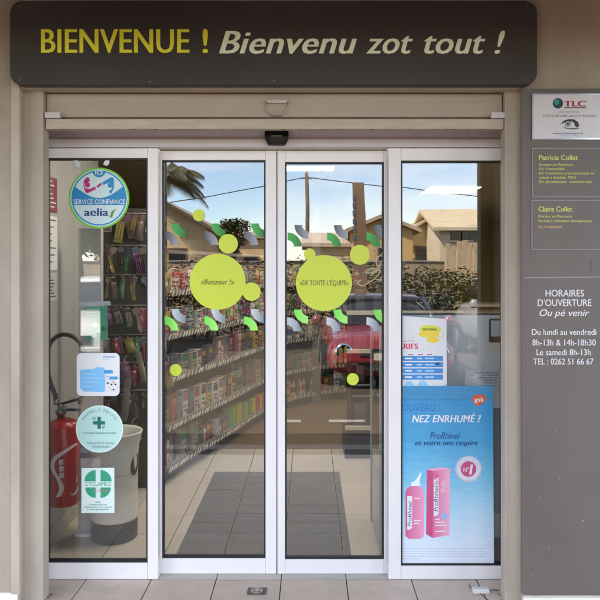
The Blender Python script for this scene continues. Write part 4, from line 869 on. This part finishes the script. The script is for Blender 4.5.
# ------------------------------------------------------------------ across the street (seen mirrored in the glass)
GZ = -.14
def gable(name, label, cx, yf, wd, dep, ez, rz_, wm, rm, front_gable=True, over=.3, windows=(), door=None, rot=0):
    """house whose front (towards the shop) lies at y = yf"""
    e = empty(name, (cx, yf, GZ), label, 'house'); bm = bmesh.new(); h = wd / 2
    def V(x, y, z): return bm.verts.new((x, y, z))
    if front_gable:
        f = [V(cx - h, yf, GZ), V(cx + h, yf, GZ), V(cx + h, yf, ez), V(cx, yf, rz_), V(cx - h, yf, ez)]; b = [V(v.co.x, yf - dep, v.co.z) for v in f]
    else:
        f = [V(cx - h, yf, GZ), V(cx - h, yf - dep, GZ), V(cx - h, yf - dep, ez), V(cx - h, yf - dep / 2, rz_), V(cx - h, yf, ez)]; b = [V(cx + h, v.co.y, v.co.z) for v in f]
    bm.faces.new(f); bm.faces.new(b[::-1])
    for k in range(5): bm.faces.new((f[k], f[(k + 1) % 5], b[(k + 1) % 5], b[k]))
    fin('wall', bm, wm, e)
    bm = bmesh.new(); t = .12
    for sgn in (-1, 1):
        if front_gable:
            sl_ = (rz_ - ez) / h; pr = [(cx, rz_ + .02), (cx + sgn * (h + over), ez - over * sl_ + .02)]
            vs = [[V(x, y, z + dz) for (x, z) in pr for dz in (0, t)] for y in (yf + over, yf - dep - over)]
        else:
            m_ = yf - dep / 2; sl_ = (rz_ - ez) / (dep / 2); pr = [(m_, rz_ + .02), (m_ + sgn * (dep / 2 + over), ez - over * sl_ + .02)]
            vs = [[V(x, y, z + dz) for (y, z) in pr for dz in (0, t)] for x in (cx - h - over, cx + h + over)]
        a, b = vs
        for q in ((0, 1, 3, 2),): bm.faces.new([a[i] for i in q]); bm.faces.new([b[i] for i in q][::-1])
        for i, j in ((0, 1), (1, 3), (3, 2), (2, 0)): bm.faces.new((a[i], a[j], b[j], b[i]))
    fin('roof', bm, rm, e)
    fr = mat('window frame brown', (.16, .10, .06), .6); pn = mat('window pane dark', (.02, .025, .03), .1)
    for (x, z, w2, h2) in windows:
        wn = box('window', cx + x - w2 / 2, cx + x + w2 / 2, yf - .02, yf + .03, z, z + h2, fr, e, .006); box('pane', cx + x - w2 / 2 + .06, cx + x + w2 / 2 - .06, yf + .031, yf + .036, z + .06, z + h2 - .06, pn, wn, 0); box('sill', cx + x - w2 / 2 - .05, cx + x + w2 / 2 + .05, yf + .001, yf + .09, z - .06, z - .002, wm, wn, .004)
    if door: x, w2 = door; dn = box('door', cx + x - w2 / 2, cx + x + w2 / 2, yf - .02, yf + .03, GZ, GZ + 2.05, fr, e, .006); box('handle', cx + x + w2 / 2 - .12, cx + x + w2 / 2 - .08, yf + .031, yf + .08, GZ + 1, GZ + 1.04, alu, dn, .004)
    return e
ora = mat('timber orange', (.66, .48, .28), .8, .3, 3, stretch=(1, 1, 14)); rust = mat('roof tan', (.46, .35, .24), .8, .2, 3); ycream = mat('house cream', (.66, .52, .27), .85, .08, 2); pcream = mat('house pale', (.64, .55, .42), .85, .08, 2); rtan = mat('roof sand', (.60, .49, .33), .85, .12, 2)
d = 24; gable('timber_house', 'orange timber gabled house mirrored in the left door leaf', RX(150, d), RY(d), (215 - 150) / F * d * 2 - .6, 7, RZ(228, d), RZ(197, d), ora, rust, windows=((.9, 1.5, .7, .8),))
d = 27; gable('timber_shed', 'low brown timber shed mirrored right of the timber house', RX(246, d), RY(d), 2.4, 4, RZ(238, d), RZ(232, d), ora, mat('roof dull', (.40, .33, .25), .9, .2, 4), False, .2, windows=((.2, 1.4, .6, .7),))
d = 23; gable('long_tin_roof_shed', 'long grey roofed shed mirrored in the right door leaf', RX(338, d), RY(d), (372 - 305) / F * d, 4.5, RZ(246, d), RZ(233, d), mat('shed wall', (.52, .42, .29), .9, .2, 3), mat('roof grey tan', (.52, .44, .34), .85, .15, 3), False, .15, windows=((-.4, 1.2, .6, .6),))
d = 22; gable('orange_gable_house', 'orange gabled house mirrored behind the totem in the right leaf', RX(383, d), RY(d), 1.9, 6, RZ(230, d), RZ(218, d), mat('orange wall', (.62, .40, .16), .85, .12, 3), rust, True, .25, windows=((.1, 1.7, .5, .6),))
d = 28; gable('cream_gable_house', 'cream yellow gabled house mirrored in the right side window', RX(440, d), RY(d), (448 - 405) / F * d * 1.5, 9, RZ(232, d), RZ(213.5, d), ycream, rtan, True, .35, windows=((-.7, 1.6, .7, .9), (.7, 1.6, .7, .9)), door=(0, .9))
d = 25; gable('pale_house', 'pale house with three small windows mirrored at far right', RX(480, d), RY(d), (520 - 441) / F * d, 6, RZ(229, d), RZ(206, d), pcream, rtan, False, .3, windows=((-.85, RZ(240, 25), .42, .42), (-.5, RZ(240, 25), .42, .42), (-.12, RZ(242, 25), .6, .62), (.8, RZ(240, 25), .5, .5)), door=(1.2, .85))
# board fence in front of the pale house: every board its own piece
d = 20; fn = empty('board_fence', (RX(465, d), RY(d), GZ), 'pale timber board fence mirrored in the right side window', 'fence'); pale_t = mat('fence pale timber', (.50, .36, .22), .8, .25, 5, stretch=(1, 1, 6))
x = RX(446, d); hb_ = RZ(242, d)
while x < RX(530, d):
    wd = random.uniform(.12, .17); box('board', x, x + wd, RY(d), RY(d) + .03, GZ + .05, hb_ + random.uniform(-.12, .06), pale_t, fn, .006, 1); x += wd + random.uniform(.01, .035)
for z in (.4, 1.4): box('rail', RX(446, d), RX(530, d), RY(d) - .06, RY(d) - .002, z, z + .08, pale_t, fn, .004)
d = 21; wl_ = empty('brown_garden_wall', (RX(300, d), RY(d), GZ), 'low brown garden wall mirrored behind the parked cars', 'wall')
box('wall', RX(60, d), RX(445, d), RY(d) - .2, RY(d), GZ, RZ(262, d), mat('garden wall', (.36, .27, .18), .9, .25, 2, .4, 30), wl_, .01); box('coping', RX(60, d), RX(445, d), RY(d) - .24, RY(d) + .04, RZ(262, d) + .001, RZ(260.5, d), concrete, wl_, .01)
# ---- vegetation
def leafmat(name, c, v=.4):
    m = bpy.data.materials.new(name); m.use_nodes = True; n = m.node_tree; b = n.nodes['Principled BSDF']; b.inputs['Roughness'].default_value = .55
    tc = n.nodes.new('ShaderNodeTexCoord'); nz = n.nodes.new('ShaderNodeTexNoise'); nz.inputs['Scale'].default_value = 2.5; rp = n.nodes.new('ShaderNodeValToRGB'); n.links.new(tc.outputs['Object'], nz.inputs['Vector']); n.links.new(nz.outputs['Fac'], rp.inputs[0]); n.links.new(rp.outputs[0], b.inputs['Base Color'])
    rp.color_ramp.elements[0].position = .35; rp.color_ramp.elements[1].position = .65; rp.color_ramp.elements[0].color = (*[k * (1 - v) for k in c], 1); rp.color_ramp.elements[1].color = (*[k * (1 + v) for k in c], 1)
    MATS[name] = m; return m
def leaves(bm, c, rad, n, size, rng):
    for _ in range(n):
        while True:
            p = Vector((rng.uniform(-1, 1), rng.uniform(-1, 1), rng.uniform(-1, 1)))
            if .12 < p.length < 1: break
        q = Vector(c) + Vector((p.x * rad[0], p.y * rad[1], p.z * rad[2])); a = Vector((rng.gauss(0, 1), rng.gauss(0, 1), rng.gauss(0, .6))).normalized(); b = a.orthogonal().normalized(); s = size * rng.uniform(.6, 1.4)
        bm.faces.new([bm.verts.new(q + a * s), bm.verts.new(q + b * s * .45), bm.verts.new(q - a * s), bm.verts.new(q - b * s * .45)])
def tree(name, label, x, y, clumps, trunk_h, m, size=.09, n=260, seed=1, group=None, cat='tree'):
    rng = random.Random(seed); e = empty(name, (x, y, GZ), label, cat, group); bm = bmesh.new(); tb_ = bmesh.new(); top = Vector((x, y, GZ + trunk_h))
    tube_bm(tb_, [(x, y, GZ), (x + .05, y, GZ + trunk_h * .5), top], [.11, .085, .06], 8)
    for (dx, dy, dz, r) in clumps:
        c = Vector((x + dx, y + dy, GZ + dz)); leaves(bm, c, (r, r, r * .8), n, size, rng); tube_bm(tb_, [top, top.lerp(c, .5) + Vector((0, 0, .05)), c], [.05, .03, .015], 6)
    me = fin('crown', bm, m, e); fin('trunk', tb_, mat('bark', (.12, .085, .055), .9, .3, 8), e); return e
rg = random.Random(11); d = 14; lm1 = leafmat('dark leaf', (.035, .06, .022)); dry = leafmat('dry leaf', (.20, .135, .07)); lm2 = leafmat('mid leaf', (.05, .085, .03))
tree('broadleaf_tree', 'dense dark broadleaf tree mirrored in the left side window', RX(78, d), RY(d), [(rg.uniform(-1.2, .9), rg.uniform(-.9, .9), rg.uniform(2.3, 4.9), rg.uniform(.55, .9)) for _ in range(18)], 2.0, lm1, .10, 420, 5)
def hedge(name, label, px0, px1, d, ztop, thick, m, n, seed, cat='hedge'):
    rng = random.Random(seed); x0, x1 = RX(px0, d), RX(px1, d); e = empty(name, ((x0 + x1) / 2, RY(d), GZ), label, cat); bm = bmesh.new(); x = x0; st = bmesh.new()
    while x < x1:
        r = rng.uniform(.28, .45); h = ztop - GZ + rng.uniform(-.25, .1); leaves(bm, (x, RY(d), GZ + h * .5), (r * 1.1, thick, h * .5), n * 2, .05, rng); tube_bm(st, [(x, RY(d), GZ), (x + rng.uniform(-.1, .1), RY(d), GZ + h * .8)], [.03, .012], 5); x += r * .8
    fin('foliage', bm, m, e); fin('stems', st, mat('bark', (.12, .085, .055)), e); return e
hedge('dry_hedge', 'dry brown hedge mirrored across the left door leaf', 120, 292, 16.5, RZ(254, 16.5), .45, dry, 300, 21)
hedge('green_hedge', 'dark green hedge mirrored in the right side window', 398, 520, 15.5, RZ(264, 15.5), .4, lm1, 330, 23)
hedge('mixed_hedge', 'mixed brown green hedge mirrored in the right door leaf', 296, 396, 17.5, RZ(257, 17.5), .4, lm2, 220, 25)
d = 22.0; tree('small_round_tree', 'small dark round tree mirrored between the timber houses', RX(234, d), RY(d), [(rg.uniform(-.35, .35), rg.uniform(-.3, .3), rg.uniform(2.3, 3.15), .32) for _ in range(8)], 2.0, lm1, .06, 170, 8)
# palm
d = 23; px_, py_ = RX(164, d), RY(d); cz = RZ(181, d); pm = empty('palm_tree', (px_, py_, GZ), 'palm tree with drooping fronds mirrored at upper left of the doors', 'palm')
tube('trunk', [(px_ - .35, py_, GZ), (px_ - .2, py_, 1.5), (px_ - .05, py_, 3), (px_, py_, cz)], [.17, .14, .11, .10], mat('palm bark', (.15, .11, .075), .9, .3, 12), pm, 10); pl_ = leafmat('palm leaf', (.06, .058, .025), .35)
for k in range(22):
    rng = random.Random(50 + k); az = 2 * math.pi * k / 22 + rng.uniform(-.15, .15); L = rng.uniform(1.45, 1.95); up = rng.uniform(.25, 1.7); bm = bmesh.new(); pts = []
    for i in range(11):
        t = i / 10; h = up * L * .75 * t - (1.05 + .2 * up) * L * .62 * t * t; pts.append(Vector((px_ + math.cos(az) * L * t * (1 - .15 * t), py_ + math.sin(az) * L * t * (1 - .15 * t), cz + h)))
    tube_bm(bm, pts, [.022 - .0018 * i for i in range(11)], 5); side = Vector((-math.sin(az), math.cos(az), 0))
    for i in range(34):
        t = .1 + .88 * i / 34; f_ = t * 10; j = min(9, int(f_)); p = pts[j].lerp(pts[j + 1], f_ - j); fwd = (pts[j + 1] - pts[j]).normalized(); ln = .62 * math.sin(math.pi * (t * .8 + .16)) + .05
        for sg in (-1, 1):
            tip = p + (side * sg * .7 + fwd * .55 + Vector((0, 0, -.55))).normalized() * ln; bm.faces.new([bm.verts.new(p - fwd * .028), bm.verts.new(p + fwd * .028), bm.verts.new(tip)])
    fin('frond', bm, pl_, pm)
# ---- utility pole and wires, totem
d = 30; ux, uy = RX(307, d), RY(d); tz = RZ(174, d); up_ = empty('utility_pole', (ux, uy, GZ), 'wooden utility pole mirrored in the right door leaf', 'pole')
tube('pole', [(ux, uy, GZ), (ux, uy, tz)], [.11, .08], mat('pole wood', (.13, .095, .065), .9, .25, 6, stretch=(1, 1, .2)), up_, 12); lathe('insulator', [(.03, 0), (.07, .03), (.07, .10), (.03, .14)], (ux, uy, tz), mat('porcelain', (.4, .36, .3), .3), up_, 14)
box('bracket', ux - .22, ux + .22, uy - .04, uy + .04, tz - .22, tz - .14, mat('pole steel', (.2, .2, .2), .5, metal=.6), up_, .006)
def wire(pts): return [Vector((RX(a, d), uy + (k_ or 0), RZ(b, d))) for a, b, k_ in pts]
wr = tag(tube('overhead_wire', wire([(20, 232, 0), (120, 211, 0), (213, 195, 0), (268, 185, 0), (307, 177, 0), (345, 181.5, 0), (400, 187.5, 0), (484, 197, 0), (600, 212, 0)]), .022, black, None, 6), 'thin black overhead wire crossing the mirrored sky', 'wire')
d = 16; tx, ty = RX(360, d), RY(d); to = empty('totem_sign', (tx, ty, GZ), 'tall brown curved totem sign mirrored in the right door leaf', 'totem')
bm = bmesh.new(); prof = []
for k in range(13):
    t = k / 12; z = GZ + (RZ(182, d) - GZ) * t; hw = .155 - .02 * t; off = .05 * math.sin(t * math.pi) - .03; prof.append((off - hw, off + hw, z))
outl = [(tx + a, z) for a, b, z in prof] + [(tx + b, z) for a, b, z in prof[::-1]]
prism_bm(bm, outl, ty - .1, ty + .1); fin('body', bm, mat('totem brown', (.20, .125, .07), .6, .1, 3), to)
for k in range(6): z = RZ(196 + k * 8, d); box('panel', tx - .17, tx - .10, ty + .101, ty + .115, z - .09, z + .03, mat('totem slate', (.10, .12, .15), .4), to, .004)
# ---- cars
tyre = mat('tyre', (.018, .018, .018), .85); rimm = mat('rim', (.42, .42, .44), .3, metal=.8); cglass = mat('car glass', (.010, .012, .014), .06, spec=.7); chrome = mat('chrome', (.75, .75, .76), .12, metal=1); lampg = mat('lamp glass', (.75, .77, .78), .12)
def car(label, cx, yf, paint, roofm, sx=1.0, h=1.0, roundlamps=True):
    """front bumper at y = yf facing the shop (+y); local y runs backwards"""
    e = empty('parked_car', (cx, yf, GZ), label, 'car', 'cars parked nose to the shop')
    def loft(name, secs, m, parent=e, n=20, pw=3.2):
        bm = bmesh.new(); rg_ = []
        for (l, hw, z0, z1, top) in secs:                              # superellipse section, narrower at the top
            rr = []
            for k in range(n):
                a = 2 * math.pi * k / n; c, s = math.cos(a), math.sin(a); u = math.copysign(abs(c) ** (2 / pw), c); v = math.copysign(abs(s) ** (2 / pw), s); tt = (v + 1) / 2
                rr.append(bm.verts.new((cx + u * hw * sx * (1 - tt * (1 - top)), yf - l, GZ + (z0 + (z1 - z0) * tt) * h)))
            rg_.append(rr)
        for a, b in zip(rg_, rg_[1:]):
            for k in range(n): bm.faces.new((a[k], a[(k + 1) % n], b[(k + 1) % n], b[k]))
        bm.faces.new(rg_[0][::-1]); bm.faces.new(rg_[-1]); return fin(name, bm, m, parent, True)
    body = loft('body', [(0, .70, .28, .62, .95), (.05, .80, .22, .74, .93), (.18, .84, .20, .84, .92), (.5, .85, .20, .90, .92), (1.0, .855, .20, .95, .92), (1.25, .86, .20, .98, .93), (2.4, .865, .20, 1.0, .93), (3.3, .85, .20, 1.0, .92), (3.6, .82, .24, .94, .92), (3.68, .72, .3, .8, .92)], paint, n=28)
    loft('greenhouse', [(.98, .68, .90, .97, .98), (1.45, .72, .92, 1.30, .82), (1.62, .72, .94, 1.37, .80), (3.0, .72, .94, 1.37, .80), (3.45, .72, .92, 1.0, .9)], cglass)
    loft('roof', [(1.52, .56, 1.33, 1.375, .9), (1.68, .60, 1.345, 1.42, .92), (2.3, .61, 1.36, 1.44, .92), (2.9, .60, 1.35, 1.42, .92), (3.12, .56, 1.32, 1.36, .9)], roofm)
    for s in (-1, 1):
        P = [(cx + s * .675 * sx, yf - 1.0, GZ + .96 * h), (cx + s * .655 * sx, yf - 1.3, GZ + 1.19 * h), (cx + s * .60 * sx, yf - 1.6, GZ + 1.37 * h)]; tube('pillar', P, .035, roofm, e, 6)
        mr = fin('mirror', lathe_bm(bmesh.new(), [(.02, 0), (.075, .02), (.085, .08), (.05, .12)], (cx + s * .93 * sx, yf - 1.2, GZ + 1.0 * h), 14, 'y'), paint, e, True)
        for l in (.62, 3.0):
            wx = cx + s * .80 * sx; wh = lathe('wheel', [(.2, -.09), (.29, -.09), (.30, -.06), (.30, .06), (.29, .09), (.2, .09)], (wx, yf - l, GZ + .30), tyre, e, 28, 'x'); lathe('rim', [(.05, -.096), (.19, -.094), (.20, -.06), (.20, .06), (.19, .094), (.05, .096)], (wx, yf - l, GZ + .30), rimm, wh, 20, 'x')
        if roundlamps:
            hl = lathe('headlight', [(.125, 0), (.13, .03), (.12, .045)], (cx + s * .60 * sx, yf - .015, GZ + .60 * h), chrome, e, 28, 'y'); lathe('lens', [(.105, 0), (.105, .05), (.07, .066), (.02, .072)], (cx + s * .60 * sx, yf - .015, GZ + .60 * h), lampg, hl, 24, 'y')
        else: box('headlight', cx + s * .60 * sx - .15, cx + s * .60 * sx + .15, yf - .14, yf - .01, GZ + .60 * h, GZ + .72 * h, lampg, e, .03)
        box('fog_light', cx + s * .52 - .05, cx + s * .52 + .05, yf - .02, yf + .012, GZ + .36, GZ + .44, lampg, e, .015)
    gm = box('grille', cx - .40 * sx, cx + .40 * sx, yf - .03, yf + .008, GZ + .54 * h, GZ + .66 * h, gasket, e, .01)
    for k in range(3): box('grille_bar', cx - .41 * sx, cx + .41 * sx, yf + .0085, yf + .022, GZ + (.555 + k * .045) * h, GZ + (.575 + k * .045) * h, chrome, gm, .004)
    box('bumper', cx - .74 * sx, cx + .74 * sx, yf - .03, yf + .05, GZ + .44 * h, GZ + .51 * h, paint, e, .02); box('lower_intake', cx - .42, cx + .42, yf - .03, yf + .014, GZ + .28, GZ + .40, gasket, e, .01)
    box('number_plate', cx - .26, cx + .26, yf + .051, yf + .058, GZ + .435, GZ + .535, mat('plate yellow white', (.6, .6, .56), .4), e, .003)
    for s in (-.3, .25): tube('wiper', [(cx + s, yf - 1.02, GZ + .985 * h), (cx + s - .42, yf - 1.12, GZ + 1.06 * h)], .01, black, e, 5)
    return e
def cpaint(n_, c): 
    m = mat(n_, c, .28, spec=.6); b = m.node_tree.nodes['Principled BSDF']; b.inputs['Coat Weight'].default_value = .7; b.inputs['Coat Roughness'].default_value = .04; return m
red = cpaint('car red', (.20, .014, .022)); wht = cpaint('car white', (.66, .66, .66)); bk = cpaint('car black', (.012, .012, .014))
d = 9.5
car('red compact car with black roof and round headlights mirrored in the right door leaf', RX(393, d), RY(d), red, bk, 1.12, .9)
car('silver car mirrored low in the right side window', RX(393, d) + 2.75, RY(d) - 1.6, cpaint('car silver', (.30, .31, .32)), cpaint('car silver', (.30, .31, .32)), 1.0, 1.08, False)
car('white car mirrored behind the stickers of the left side window', RX(40, d) + .1, RY(d) - .6, wht, wht, 1.0, 1.1, False)
